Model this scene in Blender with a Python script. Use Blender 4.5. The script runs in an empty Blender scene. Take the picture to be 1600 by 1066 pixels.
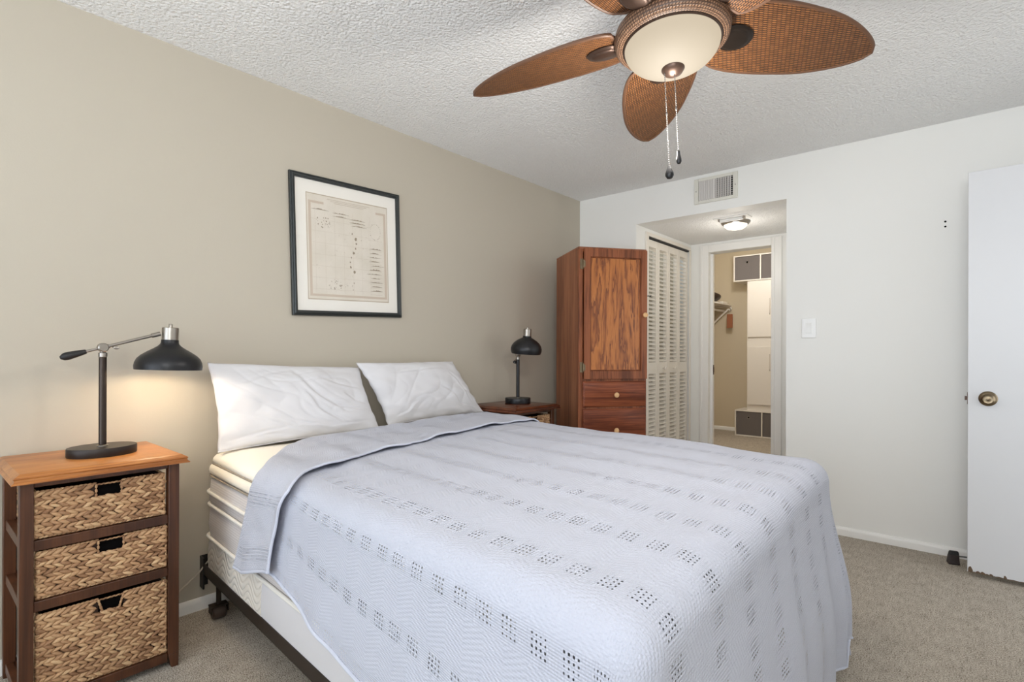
import bpy, math, random
from math import sin, cos, pi, radians as R
from mathutils import Vector, Matrix, noise
random.seed(7)
C = bpy.context.scene.collection
SC = bpy.context.scene

# ------------------------------------------------------------------ camera
F_PX, YAW, ROLL, CY = 835.74, 0.7129, 0.003, 549.82
CAM = Vector((2.5818, -3.8787, 1.1382))
fw = Vector((-sin(YAW), cos(YAW), 0)); rt = Vector((cos(YAW), sin(YAW), 0)); up = Vector((0, 0, 1))
r2 = rt*cos(ROLL) + up*sin(ROLL); u2 = up*cos(ROLL) - rt*sin(ROLL)
cd = bpy.data.cameras.new('camera'); cam = bpy.data.objects.new('camera', cd); C.objects.link(cam)
cam.matrix_world = Matrix(((r2.x, u2.x, -fw.x, CAM.x), (r2.y, u2.y, -fw.y, CAM.y), (r2.z, u2.z, -fw.z, CAM.z), (0, 0, 0, 1)))
cd.sensor_width = 36; cd.lens = 36*F_PX/1600; cd.shift_y = (CY-533)/1600; cd.clip_start = .02
SC.camera = cam

# ------------------------------------------------------------------ light and exposure
SC.view_settings.view_transform = 'Standard'; SC.view_settings.look = 'None'
SC.view_settings.exposure = 0.35; SC.view_settings.gamma = 1.0
SC.cycles.max_bounces = 10; SC.cycles.diffuse_bounces = 6; SC.cycles.transparent_max_bounces = 12
W = bpy.data.worlds.new('world'); SC.world = W; W.use_nodes = True
W.node_tree.nodes['Background'].inputs[0].default_value = (.80, .90, 1, 1)
W.node_tree.nodes['Background'].inputs[1].default_value = 1.0
def area(name, loc, rot, sx, sy, power, col):
    l = bpy.data.lights.new(name, 'AREA'); l.shape = 'RECTANGLE'; l.size = sx; l.size_y = sy; l.energy = power; l.color = col
    o = bpy.data.objects.new(name, l); C.objects.link(o); o.location = loc; o.rotation_euler = rot
    return o
def point(name, loc, power, col, r):
    l = bpy.data.lights.new(name, 'POINT'); l.energy = power; l.color = col; l.shadow_soft_size = r
    o = bpy.data.objects.new(name, l); C.objects.link(o); o.location = loc
    return o
# daylight outside the window behind the camera, and the bright room beyond the doorway in the right wall
area('window_daylight', (1.55, -6.20, 1.25), (R(112), 0, 0), 2.9, 2.0, 46, (.80, .89, 1))
area('doorway_daylight', (4.45, -.80, 1.15), (R(90), 0, R(90)), .9, 1.9, 7, (1, .97, .93))
area('ceiling_fill', (3.0, -4.6, 1.7), Vector((-.36, .55, 1)).to_track_quat('-Z', 'Y').to_euler(), .9, .9, 33, (.97, .985, 1))  # added fill behind the camera, aimed up to brighten the room
point('closet_fill', (.5, 2.6, 2.35), 25, (1, .96, .89), .08)  # added light without a fixture, brightens the closet interior

# ------------------------------------------------------------------ helpers
class MB:
    def __init__(s): s.v = []; s.f = []; s.uv = {}
    def add(s, vs, fs, uvs=None):
        b = len(s.v); s.v += [tuple(v) for v in vs]
        for f in fs:
            if uvs: s.uv[len(s.f)] = [uvs[i] for i in f]
            s.f.append(tuple(b+i for i in f))
        return s
    def box(s, x0, y0, z0, x1, y1, z1):
        vs = [(x, y, z) for z in (z0, z1) for y in (y0, y1) for x in (x0, x1)]
        return s.add(vs, [(0, 2, 3, 1), (4, 5, 7, 6), (0, 1, 5, 4), (2, 6, 7, 3), (0, 4, 6, 2), (1, 3, 7, 5)])
    def taper(s, c0, h0, c1, h1):   # box from rectangle at c0 (half sizes h0) to c1
        vs = [(c[0]+a*h[0], c[1]+b*h[1], c[2]) for c, h in ((c0, h0), (c1, h1)) for b in (-1, 1) for a in (-1, 1)]
        return s.add(vs, [(0, 2, 3, 1), (4, 5, 7, 6), (0, 1, 5, 4), (2, 6, 7, 3), (0, 4, 6, 2), (1, 3, 7, 5)])
    def tube(s, path, r, n=12, cap=True, closed=False):
        P = [Vector(p) for p in path]; m = len(P); rr = r if hasattr(r, '__len__') else [r]*m
        b = len(s.v); nrm = None
        for i in range(m):
            t = (P[(i+1) % m]-P[i-1]) if closed else (P[min(i+1, m-1)]-P[max(i-1, 0)])
            t.normalize()
            if nrm is None:
                nrm = t.orthogonal().normalized()
            else:
                nrm = (nrm - t*nrm.dot(t)).normalized()
            bn = t.cross(nrm)
            for k in range(n):
                a = 2*pi*k/n
                s.v.append(tuple(P[i]+(nrm*cos(a)+bn*sin(a))*rr[i]))
        for i in range(m if closed else m-1):
            j = (i+1) % m
            for k in range(n):
                s.f.append((b+i*n+k, b+i*n+(k+1) % n, b+j*n+(k+1) % n, b+j*n+k))
        if cap and not closed:
            s.f.append(tuple(b+k for k in reversed(range(n)))); s.f.append(tuple(b+(m-1)*n+k for k in range(n)))
        return s
    def lathe(s, prof, n=48, c=(0, 0, 0), sx=1, sy=1, M=None, cap=True):
        b = len(s.v); m = len(prof)
        for (r, z) in prof:
            for k in range(n):
                a = 2*pi*k/n; p = Vector((r*cos(a)*sx, r*sin(a)*sy, z))
                if M: p = M @ p
                s.v.append((p.x+c[0], p.y+c[1], p.z+c[2]))
        for i in range(m-1):
            for k in range(n):
                k1 = (k+1) % n
                s.uv[len(s.f)] = [(k/n, i/(m-1)), ((k+1)/n, i/(m-1)), ((k+1)/n, (i+1)/(m-1)), (k/n, (i+1)/(m-1))]
                s.f.append((b+i*n+k, b+i*n+k1, b+(i+1)*n+k1, b+(i+1)*n+k))
        if cap:
            if prof[0][0] > 1e-5: s.f.append(tuple(b+k for k in reversed(range(n))))
            if prof[-1][0] > 1e-5: s.f.append(tuple(b+(m-1)*n+k for k in range(n)))
        return s
    def grid(s, fn, nu, nv, uvf=None):
        b = len(s.v)
        for j in range(nv+1):
            for i in range(nu+1): s.v.append(tuple(fn(i/nu, j/nv)))
        for j in range(nv):
            for i in range(nu):
                q = [(i, j), (i+1, j), (i+1, j+1), (i, j+1)]
                if uvf: s.uv[len(s.f)] = [uvf(x/nu, y/nv) for x, y in q]
                s.f.append(tuple(b+y*(nu+1)+x for x, y in q))
        return s
    def blob(s, c, ax, ay, az, n=7, m=4):   # ellipsoid from three half-axis vectors
        b = len(s.v); c = Vector(c)
        s.v.append(tuple(c-az))
        for j in range(1, m):
            t = pi*j/m
            for k in range(n):
                a = 2*pi*k/n
                s.v.append(tuple(c - az*cos(t) + (ax*cos(a)+ay*sin(a))*sin(t)))
        s.v.append(tuple(c+az)); e = len(s.v)-1
        for k in range(n):
            k1 = (k+1) % n
            s.f.append((b, b+1+k1, b+1+k)); s.f.append((e, e-n+k, e-n+k1))
            for j in range(m-2):
                s.f.append((b+1+j*n+k, b+1+j*n+k1, b+1+(j+1)*n+k1, b+1+(j+1)*n+k))
        return s
    def build(s, name, mat, parent=None, smooth=40, bevel=0, seg=2, loc=None, rot=None, recalc=False):
        me = bpy.data.meshes.new(name); me.from_pydata(s.v, [], s.f)
        if s.uv:
            l = me.uv_layers.new(name='UVMap')
            for p in me.polygons:
                u = s.uv.get(p.index)
                if u:
                    for k, li in enumerate(p.loop_indices): l.data[li].uv = u[k]
        me.validate(); me.update()
        if recalc:
            import bmesh
            bm = bmesh.new(); bm.from_mesh(me); bmesh.ops.recalc_face_normals(bm, faces=bm.faces); bm.to_mesh(me); bm.free()
        if smooth:
            me.polygons.foreach_set('use_smooth', [True]*len(me.polygons))
            me.set_sharp_from_angle(angle=R(smooth))
        if mat: me.materials.append(mat)
        o = bpy.data.objects.new(name, me); C.objects.link(o)
        if parent: o.parent = parent
        if loc: o.location = loc
        if rot: o.rotation_euler = rot
        if bevel:
            b = o.modifiers.new('bevel', 'BEVEL'); b.width = bevel; b.segments = seg; b.limit_method = 'ANGLE'; b.angle_limit = R(40)
            b.harden_normals = False
        return o
def B(*a): return MB().box(*a)
def tag(o, label, cat, group=None, kind=None):
    o['label'] = label; o['category'] = cat
    if group: o['group'] = group
    if kind: o['kind'] = kind
    return o
def thing(name, label, cat, loc=(0, 0, 0), rz=0, group=None):
    o = bpy.data.objects.new(name, None); C.objects.link(o); o.location = loc; o.rotation_euler = (0, 0, rz); o.empty_display_size = .1
    return tag(o, label, cat, group)
def struct(o): o['kind'] = 'structure'; return o
def sroot(name, loc=(0, 0, 0)):
    o = bpy.data.objects.new(name, None); C.objects.link(o); o.location = loc; o['kind'] = 'structure'; return o
def lerp(a, b, t): return a+(b-a)*t
def sstep(a, b, x):
    t = min(1, max(0, (x-a)/(b-a))); return t*t*(3-2*t)
def interp(x, pts):
    if x <= pts[0][0]: return pts[0][1]
    for (a, b), (c, d) in zip(pts, pts[1:]):
        if x <= c: return lerp(b, d, sstep(a, c, x)*.5+.5*(x-a)/(c-a))
    return pts[-1][1]

# ------------------------------------------------------------------ materials
class NT:
    def __init__(s, name):
        s.m = bpy.data.materials.new(name); s.m.use_nodes = True; s.t = s.m.node_tree; s.p = s.t.nodes['Principled BSDF']
    def n(s, typ, ins={}, **kw):
        x = s.t.nodes.new('ShaderNode'+typ)
        for k, v in kw.items(): setattr(x, k, v)
        for k, v in ins.items():
            if isinstance(v, bpy.types.NodeSocket): s.t.links.new(v, x.inputs[k])
            else: x.inputs[k].default_value = v
        return x
    def link(s, a, b): s.t.links.new(a, b)
    def set(s, **kw):
        for k, v in kw.items():
            k = k.replace('_', ' ')
            if isinstance(v, bpy.types.NodeSocket): s.link(v, s.p.inputs[k])
            else: s.p.inputs[k].default_value = v
    def ramp(s, fac, stops):
        r = s.n('ValToRGB', {'Fac': fac}); e = r.color_ramp.elements
        while len(e) < len(stops): e.new(.5)
        for el, (p, c) in zip(e, stops): el.position = p; el.color = (*c, 1) if len(c) == 3 else c
        return r.outputs['Color']
    def math(s, op, a, b=0.0, c=0.0):
        return s.n('Math', {0: a, 1: b, 2: c}, operation=op).outputs[0]
    def obj(s, scale=(1, 1, 1), loc=(0, 0, 0), src='Object'):
        tc = s.n('TexCoord'); return s.n('Mapping', {'Vector': tc.outputs[src], 'Scale': scale, 'Location': loc}).outputs[0]
    def noise(s, vec, scale, detail=3, rough=.5, dist=0):
        return s.n('TexNoise', {'Vector': vec, 'Scale': scale, 'Detail': detail, 'Roughness': rough, 'Distortion': dist}).outputs['Fac']
    def bump(s, h, strength, dist, nrm=None):
        b = s.n('Bump', {'Height': h, 'Strength': strength, 'Distance': dist})
        if nrm: s.link(nrm, b.inputs['Normal'])
        return b.outputs[0]
def srgb(r, g, b):
    f = lambda c: (c/255/12.92) if c/255 <= .04045 else ((c/255+.055)/1.055)**2.4
    return (f(r), f(g), f(b))
def plain(name, col, rough=.5, metal=0, spec=.5, **kw):
    t = NT(name); t.set(Base_Color=(*col, 1), Roughness=rough, Metallic=metal, Specular_IOR_Level=spec, **kw); return t.m
def paint(name, col, rough=.6, bump=.06):
    t = NT(name); v = t.obj()
    t.set(Base_Color=(*col, 1), Roughness=rough, Specular_IOR_Level=.3, Normal=t.bump(t.noise(v, 160, 2), bump, .004)); return t.m
def wood(name, stops, axis=2, scale=14, stretch=.08, rough=.35, dist=6, fine=1.0, spec=.5):
    t = NT(name); sc = [1, 1, 1]; sc[axis] = stretch; v = t.obj(tuple(sc))
    big = t.noise(v, scale, 4, .55, dist*.12)
    fsc = [60, 60, 60]; fsc[axis] = 1.6
    f = t.noise(t.obj(tuple(fsc)), 3, 3, .6)
    g = t.math('ADD', t.math('MULTIPLY', t.math('SUBTRACT', big, .5), 1.7), t.math('ADD', .5, t.math('MULTIPLY', t.math('SUBTRACT', f, .5), 1.5*fine)))
    t.set(Base_Color=t.ramp(g, stops), Roughness=rough, Specular_IOR_Level=spec, Normal=t.bump(f, .06, .002)); return t.m

M = {}
M['beige'] = paint('beige_paint', srgb(188, 180, 165), .55)
M['white'] = paint('white_paint', srgb(242, 242, 239), .5)
M['trim'] = plain('white_trim_paint', srgb(244, 243, 240), .35)
M['door'] = paint('white_door_paint', srgb(219, 220, 223), .32, .02)
M['cream'] = plain('cream_louver_paint', srgb(238, 232, 222), .45)
M['closet'] = paint('closet_paint', srgb(205, 192, 168), .6)
def popcorn():
    t = NT('popcorn_ceiling'); v = t.obj()
    vor = t.n('TexVoronoi', {'Vector': v, 'Scale': 88.0, 'Randomness': 1.0}, feature='SMOOTH_F1').outputs['Distance']
    n1 = t.noise(v, 90, 3, .6)
    h = t.math('ADD', t.math('MULTIPLY', t.math('SUBTRACT', .6, vor), 1.0), t.math('MULTIPLY', n1, 1.1))
    t.set(Base_Color=(*srgb(246, 246, 245), 1), Roughness=.9, Specular_IOR_Level=.1, Normal=t.bump(h, .8, .009)); return t.m
M['popcorn'] = popcorn()
def carpet():
    t = NT('carpet'); v = t.obj()
    a = t.noise(v, 210, 2, .75); b = t.noise(v, 16, 3, .55); c = t.noise(t.obj((14, 3, 1)), 5, 2, .5)
    g = t.math('ADD', t.math('MULTIPLY', a, .78), t.math('ADD', t.math('MULTIPLY', b, .10), t.math('MULTIPLY', c, .12)))
    col = t.ramp(g, [(.36, srgb(104, 94, 82)), (.45, srgb(170, 158, 143)), (.54, srgb(208, 198, 183)), (.68, srgb(232, 225, 213))])
    t.set(Base_Color=col, Roughness=.95, Specular_IOR_Level=.05, Normal=t.bump(g, .9, .012)); return t.m
M['carpet'] = carpet()
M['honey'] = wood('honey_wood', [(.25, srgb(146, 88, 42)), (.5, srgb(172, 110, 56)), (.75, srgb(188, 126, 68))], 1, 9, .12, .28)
M['walnut'] = wood('dark_walnut_wood', [(.2, srgb(60, 33, 18)), (.5, srgb(78, 45, 26)), (.8, srgb(94, 56, 33))], 2, 12, .1, .38, fine=.5)
M['mahog'] = wood('dark_mahogany_top', [(.25, srgb(70, 34, 20)), (.5, srgb(92, 48, 29)), (.8, srgb(108, 58, 35))], 1, 9, .12, .22)
M['oakside'] = wood('red_oak_side', [(.25, srgb(118, 72, 49)), (.5, srgb(148, 93, 64)), (.8, srgb(164, 108, 76))], 2, 14, .06, .42, spec=.3)
M['oakframe'] = wood('red_oak_frame', [(.25, srgb(100, 56, 36)), (.45, srgb(132, 76, 48)), (.8, srgb(150, 90, 58))], 2, 16, .07, .42, spec=.3)
M['oakdrawer'] = wood('red_oak_drawer', [(.25, srgb(98, 50, 32)), (.5, srgb(126, 66, 42)), (.8, srgb(146, 82, 52))], 0, 16, .08, .42, spec=.3)
def oakpanel():
    t = NT('oak_panel'); v = t.obj((1, 1, .13))
    n = t.noise(v, 8, 5, .62, .5)
    rings = t.math('FRACT', t.math('MULTIPLY', n, 8.0))
    fine = t.noise(t.obj((90, 90, 2.0)), 2.5, 3, .6)
    g = t.math('ADD', rings, t.math('MULTIPLY', t.math('SUBTRACT', fine, .5), 1.1))
    col = t.ramp(g, [(.0, srgb(108, 56, 26)), (.22, srgb(142, 80, 38)), (.48, srgb(176, 106, 50)), (.85, srgb(186, 116, 58)), (1, srgb(142, 80, 38))])
    t.set(Base_Color=col, Roughness=.38, Normal=t.bump(fine, .1, .002)); return t.m
M['oakpanel'] = oakpanel()
M['knobwood'] = plain('pale_knob_wood', srgb(222, 178, 128), .4)
M['black'] = plain('black_satin_metal', (.014, .014, .016), .38, .3)
M['blackmat'] = plain('black_plastic', (.012, .011, .011), .5)
M['steel'] = plain('brushed_nickel', (.36, .33, .295), .30, 1)
M['bronzepost'] = plain('dark_bronze_post', (.055, .042, .035), .3, .8)
M['lampbase'] = plain('dark_brown_base', (.028, .021, .018), .4, .4)
M['shadein'] = plain('white_shade_lining', (.8, .78, .72), .5)
M['bronze'] = plain('oil_rubbed_bronze', (.075, .046, .034), .35, .7)
M['darkmed'] = plain('dark_bronze_medallion', (.022, .015, .011), .4, .6)
M['antbrass'] = plain('antique_brass', (.22, .17, .11), .3, 1)
M['chain'] = plain('silver_chain', (.16, .155, .15), .5, .6, .2)
M['framemetal'] = plain('brown_angle_iron', (.045, .032, .024), .45, .6)
M['gray_bin'] = paint('grey_fabric_bin', srgb(112, 106, 104), .9, .3)
M['melamine'] = plain('white_melamine', srgb(232, 226, 218), .35)
M['cord'] = plain('pale_cord', srgb(190, 180, 165), .5)
M['dark'] = plain('dark_void', (.006, .005, .005), .9, 0, .1)
M['bag'] = plain('brown_leather', (.03, .016, .011), .5)
M['rustwood'] = plain('brown_tag_wood', srgb(150, 92, 60), .6)
def emis(name, col, st, base=(.9, .88, .82)):
    t = NT(name); t.set(Base_Color=(*base, 1), Roughness=.6, Specular_IOR_Level=.05, Emission_Color=(*col, 1), Emission_Strength=st); return t.m
M['bowl'] = emis('frosted_lit_glass', (1, .84, .62), .50, (.035, .033, .030))
M['dome'] = emis('lit_dome', (1, .84, .58), 1.6)
M['bulb'] = emis('lit_bulb', (1, .82, .58), 4)
def basket():
    t = NT('water_hyacinth_strand'); g = t.n('NewGeometry')
    v = t.obj((1, 1, 1)); f = t.noise(v, 260, 2)
    r = t.math('ADD', t.math('MULTIPLY', g.outputs['Random Per Island'], .75), t.math('MULTIPLY', f, .25))
    col = t.ramp(r, [(.08, srgb(128, 92, 64)), (.35, srgb(164, 126, 92)), (.62, srgb(186, 148, 110)), (.9, srgb(206, 172, 132))])
    t.set(Base_Color=col, Roughness=.55, Specular_IOR_Level=.35, Normal=t.bump(f, .3, .003)); return t.m
M['strand'] = basket()
M['basketback'] = plain('dark_basket_core', srgb(44, 26, 16), .9)
def rattan(name, uvmode, w, h, c1, c2, cm):
    t = NT(name)
    v = t.obj((1.0, .11, 1) if uvmode else (1, 1, 1), src='UV' if uvmode else 'Object')
    sp_ = t.n('SeparateXYZ', {0: v}); v = t.n('CombineXYZ', {0: t.math('ADD', sp_.outputs[0], t.math('MULTIPLY', sp_.outputs[1], .55)), 1: sp_.outputs[1]}).outputs[0]
    br = t.n('TexBrick', {'Vector': v, 'Color1': (*c1, 1), 'Color2': (*c2, 1), 'Mortar': (*cm, 1), 'Scale': 1.0, 'Mortar Size': h*.26, 'Mortar Smooth': .6, 'Bias': 0.0, 'Brick Width': w, 'Row Height': h})
    br.offset = .5
    hgt = t.math('SUBTRACT', 1.0, br.outputs['Fac'])
    t.set(Base_Color=br.outputs['Color'], Roughness=.45, Normal=t.bump(hgt, .8, .003)); return t.m
M['rattan'] = rattan('woven_rattan_blade', 0, .0150, .0066, srgb(150, 100, 58), srgb(122, 79, 45), srgb(44, 26, 15))
M['wicker'] = rattan('wicker_ring', 1, .0085, .0075, srgb(148, 114, 88), srgb(122, 92, 70), srgb(76, 54, 40))
M['bladeedge'] = plain('dark_rattan_edge', srgb(96, 66, 46), .5)

# ------------------------------------------------------------------ room shell
XR, YF, H = 3.36, -6.00, 2.44
AX0, AX1, AZ, AY = .534, 1.635, 2.16, 1.10
struct(B(-.12, -6.3, -.12, 4.6, 0, 0).build('floor', M['carpet'], smooth=0))
struct(B(-1.2, 0, -.12, 1.9, 4.5, 0).build('floor', M['carpet'], smooth=0))
struct(B(-.12, -6.3, H, 4.6, .12, H+.1).build('ceiling', M['popcorn'], smooth=0))
struct(B(-.12, YF-.12, 0, 0, .12, H).build('wall_left', M['beige'], smooth=0))
wb = MB(); wb.box(0, 0, 0, AX0, .12, H); wb.box(AX1, 0, 0, 4.6, .12, H); wb.box(AX0, 0, AZ, AX1, .12, H)
struct(wb.build('wall_back', M['white'], smooth=0))
wr = MB(); DY0, DY1, DZ = -1.06, -.27, 2.07
wr.box(XR, YF, 0, XR+.12, DY0, H); wr.box(XR, DY1, 0, XR+.12, 0, H); wr.box(XR, DY0, DZ, XR+.12, DY1, H)
struct(wr.build('wall_right', M['white'], smooth=0))
wf = MB(); wx0, wx1, wz0, wz1 = .25, 2.95, .25, 2.2
wf.box(0, YF-.12, 0, wx0, YF, H); wf.box(wx1, YF-.12, 0, XR+.12, YF, H); wf.box(wx0, YF-.12, 0, wx1, YF, wz0); wf.box(wx0, YF-.12, wz1, wx1, YF, H)
struct(wf.build('wall_front', M['white'], smooth=0))
# window behind the camera
wn = sroot('window_1', ((wx0+wx1)/2, YF-.06, wz0))
hw, hh = (wx1-wx0)/2, wz1-wz0
fr = MB()
for a in (-hw, -.03, hw-.05): fr.box(a, -.03, 0, a+.05, .03, hh)
fr.box(-hw, -.03, 0, hw, .03, .05); fr.box(-hw, -.03, hh-.05, hw, .03, hh); fr.box(-hw, -.03, hh*.5, hw, .03, hh*.5+.04)
fr.build('window_frame', M['trim'], wn, bevel=.004)
gl = NT('window_glass'); gm = gl.n('MixShader', {0: .06}); gl.link(gl.n('BsdfTransparent').outputs[0], gm.inputs[1]); gl.link(gl.n('BsdfGlossy', {'Roughness': .02}).outputs[0], gm.inputs[2])
gl.link(gm.outputs[0], gl.t.nodes['Material Output'].inputs[0]); M['glass'] = gl.m
B(-hw+.04, -.004, .04, hw-.04, .004, hh-.04).build('pane', M['glass'], wn, smooth=0)
# alcove
struct(B(AX0-.0, .12, AZ, AX1, AY+.12, AZ+.1).build('ceiling', M['popcorn'], smooth=0))
wal = MB(); wal.box(AX0-.10, .12, 0, AX0, .20, AZ); wal.box(AX0-.10, 1.062, 0, AX0, AY, AZ); wal.box(AX0-.10, .20, 2.105, AX0, 1.062, AZ)
struct(wal.build('wall_alcove_left', M['white'], smooth=0))
struct(B(AX1, .12, 0, AX1+.1, AY, AZ).build('wall_alcove_right', M['white'], smooth=0))
dx0, dx1, dz = .705, 1.250, 2.068
wab = MB(); wab.box(AX0-.1, AY, 0, dx0, AY+.12, 2.7); wab.box(dx1, AY, 0, AX1+.1, AY+.12, 2.7); wab.box(dx0, AY, dz, dx1, AY+.12, 2.7)
struct(wab.build('wall_alcove_back', M['white'], smooth=0))
tr = sroot('trim_1', (0, AY, 0))
for a, b in ((dx0-.085, dx0), (dx1, dx1+.085)):
    B(a, -.016, 0, b, 0, dz+.07).build('casing', M['trim'], tr, bevel=.004)
    B(a+.012, -.022, 0, a+.03, -.016, dz+.06).build('casing_bead', M['trim'], tr, bevel=.003)
B(dx0, -.016, dz, dx1, 0, dz+.07).build('head_casing', M['trim'], tr, bevel=.004)
tb = sroot('trim_2', (AX0, 0, 0))
B(0, .155, 0, .012, .205, 2.13).build('casing', M['cream'], tb, bevel=.003)
B(0, .205, 2.10, .012, 1.07, 2.13).build('head_casing', M['cream'], tb, bevel=.003)
B(0, 1.048, 0, .012, 1.075, 2.10).build('casing', M['cream'], tb, bevel=.003)
B(-.05, .205, 2.088, .0, 1.048, 2.10).build('track', M['blackmat'], tb, smooth=0)
# closet beyond
struct(B(-.62, AY+.12, 0, -.50, 4.12, 2.7).build('wall_closet_left', M['closet'], smooth=0))
struct(B(-.62, 4.12, 0, 1.85, 4.24, 2.7).build('wall_closet_back', M['closet'], smooth=0))
struct(B(1.75, AY+.12, 0, 1.85, 4.12, 2.7).build('wall_closet_right', M['closet'], smooth=0))
struct(B(-.62, AY, 2.7, 1.85, 4.24, 2.8).build('ceiling', M['popcorn'], smooth=0))
struct(B(-.62, AY, 0, AX0-.1, AY+.12, 2.7).build('wall_closet_front', M['closet'], smooth=0))
# closed bifold cupboard behind the louvers
struct(B(-.10, .13, 0, -.04, AY, AZ).build('wall_cupboard', M['cream'], smooth=0))
def baseboard(name, pts, mat=None):
    prof = [(0, 0), (.016, 0), (.016, .034), (.013, .046), (.006, .052), (0, .052)]
    mb = MB()
    (xa, ya), (xb, yb), (nx, ny) = pts
    vs = [(xa+nx*d, ya+ny*d, z) for d, z in prof]+[(xb+nx*d, yb+ny*d, z) for d, z in prof]
    n = len(prof)
    mb.add(vs, [(i, (i+1) % n, n+(i+1) % n, n+i) for i in range(n)]+[tuple(range(n))[::-1], tuple(range(n, 2*n))])
    return struct(mb.build(name, mat or M['trim'], recalc=True))
baseboard('baseboard_left', ((0, YF), (0, 0), (1, 0)))
baseboard('baseboard_back', ((AX1, 0), (XR, 0), (0, -1)))
baseboard('baseboard_corner', ((0, 0), (AX0, 0), (0, -1)))
baseboard('baseboard_front', ((0, YF), (XR, YF), (0, 1)))
baseboard('baseboard_closet', ((-.5, 4.12), (1.75, 4.12), (0, -1)))

# open door leaf at the right
d1 = sroot('door_1', (2.556, -.285, .022))
d1.rotation_euler = (0, 0, R(-.6))
B(0, 0, 0, .77, .036, 2.04).build('door_slab', M['door'], d1, bevel=.002)
ch = MB(); random.seed(3)
x = .004
for wdt, hg in ((.018, .030), (.012, .006), (.02, .012), (.018, .014), (.016, .007), (.014, .012), (.01, .004), (.03, .005), (.012, .016), (.05, .004), (.06, .005), (.012, .01), (.06, .004), (.05, .006)):
    n = 6; top = [(x+wdt*i/n, -.0012, hg*(.5+.5*sin(pi*(i+.5)/n)*random.uniform(.7, 1.2))) for i in range(n+1)]
    bot = [(p[0], -.0012, 0.0) for p in top]
    vs = bot+top+[(p[0], .002, p[2]) for p in bot+top]; m = n+1
    fs = [(i, i+1, m+i+1, m+i) for i in range(n)]+[(m+i, m+i+1, 3*m+i+1, 3*m+i) for i in range(n)]
    ch.add(vs, fs); x += wdt*.97
ch.build('chipped_edge', plain('bare_brown_wood', srgb(104, 84, 66), .8), d1, smooth=0)['label'] = 'brown chipped bare wood along the bottom edge'
kb = MB(); RX = Matrix.Rotation(R(90), 3, 'X')
kb.lathe([(0, .0), (.037, .0), (.037, .004), (.033, .008), (.016, .011), (.013, .02), (.013, .03), (.022, .036), (.0275, .046), (.0275, .052), (.02, .058), (.008, .056), (.004, .058), (0, .058)], 40, (.078, 0, .888), M=RX)
kb.build('door_knob', M['antbrass'], d1, recalc=True)['label'] = 'round antique brass knob'
lb = B(-.0025, .006, .855, .0, .03, .915); lb.box(-.012, .012, .875, 0, .024, .895); lb.build('latch', M['bronze'], d1, smooth=0)

# louvered bifold doors
def louver_panel(parent, y0, w, name='louvered_panel'):
    x0, x1 = -.045, -.012; zb, zt = .025, 2.083; st = .034; mb = MB()
    mb.box(x0, y0+.002, zb, x1, y0+st, zt); mb.box(x0, y0+w-st, zb, x1, y0+w-.002, zt)
    for a, b in ((zb, .16), (.955, 1.052), (zt-.06, zt)): mb.box(x0, y0+st, a, x1, y0+w-st, b)
    for za, zz in ((.16, .955), (1.052, zt-.06)):
        n = int((zz-za)/.0345); h = (zz-za)/n
        for i in range(n):
            z = za+h*(i+.5); a = R(35); t = .005; L = .019
            cx = (x0+x1)/2
            vs = []
            for sy in (y0+st-.002, y0+w-st+.002):
                for (u, v) in ((-L, -t/2), (L, -t/2), (L, t/2), (-L, t/2)):
                    # outer edge (towards +x) lower
                    vs.append((cx+u*cos(a)+v*sin(a), sy, z-u*sin(a)+v*cos(a)))
            mb.add(vs, [(0, 1, 2, 3), (7, 6, 5, 4), (0, 4, 5, 1), (1, 5, 6, 2), (2, 6, 7, 3), (3, 7, 4, 0)])
    return mb.build(name, M['cream'], parent, smooth=0, recalc=True)
d2 = sroot('door_2', (AX0, 0, 0))
pw = (1.048-.205)/4
for k in range(4):
    p = louver_panel(d2, .205+k*pw, pw)
    if k in (1, 2):
        kk = MB().lathe([(0, 0), (.007, 0), (.006, .012), (.014, .018), (.016, .025), (.011, .031), (0, .033)], 20, (-.012, .205+k*pw+(pw*.5), 1.0), M=Matrix.Rotation(R(90), 3, 'Y'))
        kk.build('knob', M['cream'], p, recalc=True)
hk = MB().tube([(.0, .178, 1.60), (.018, .178, 1.60), (.03, .178, 1.592), (.032, .178, 1.605)], .004, 8)
tag(hk.build('wall_hook', M['blackmat']), 'tiny black hook on the cream casing beside the louvered doors', 'hook').location = (AX0+.01, 0, 0)
# pocket door edge in the closet doorway
d3 = sroot('door_3', (dx0, AY+.045, 0))
B(-.6, 0, .02, .022, .036, dz-.005).build('door_slab', M['trim'], d3, bevel=.002)
lt = B(.021, .008, .93, .0235, .028, 1.02); lt.box(.0215, .010, .95, .026, .026, 1.0); lt.build('edge_pull', M['bronze'], d3, smooth=0)

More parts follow.
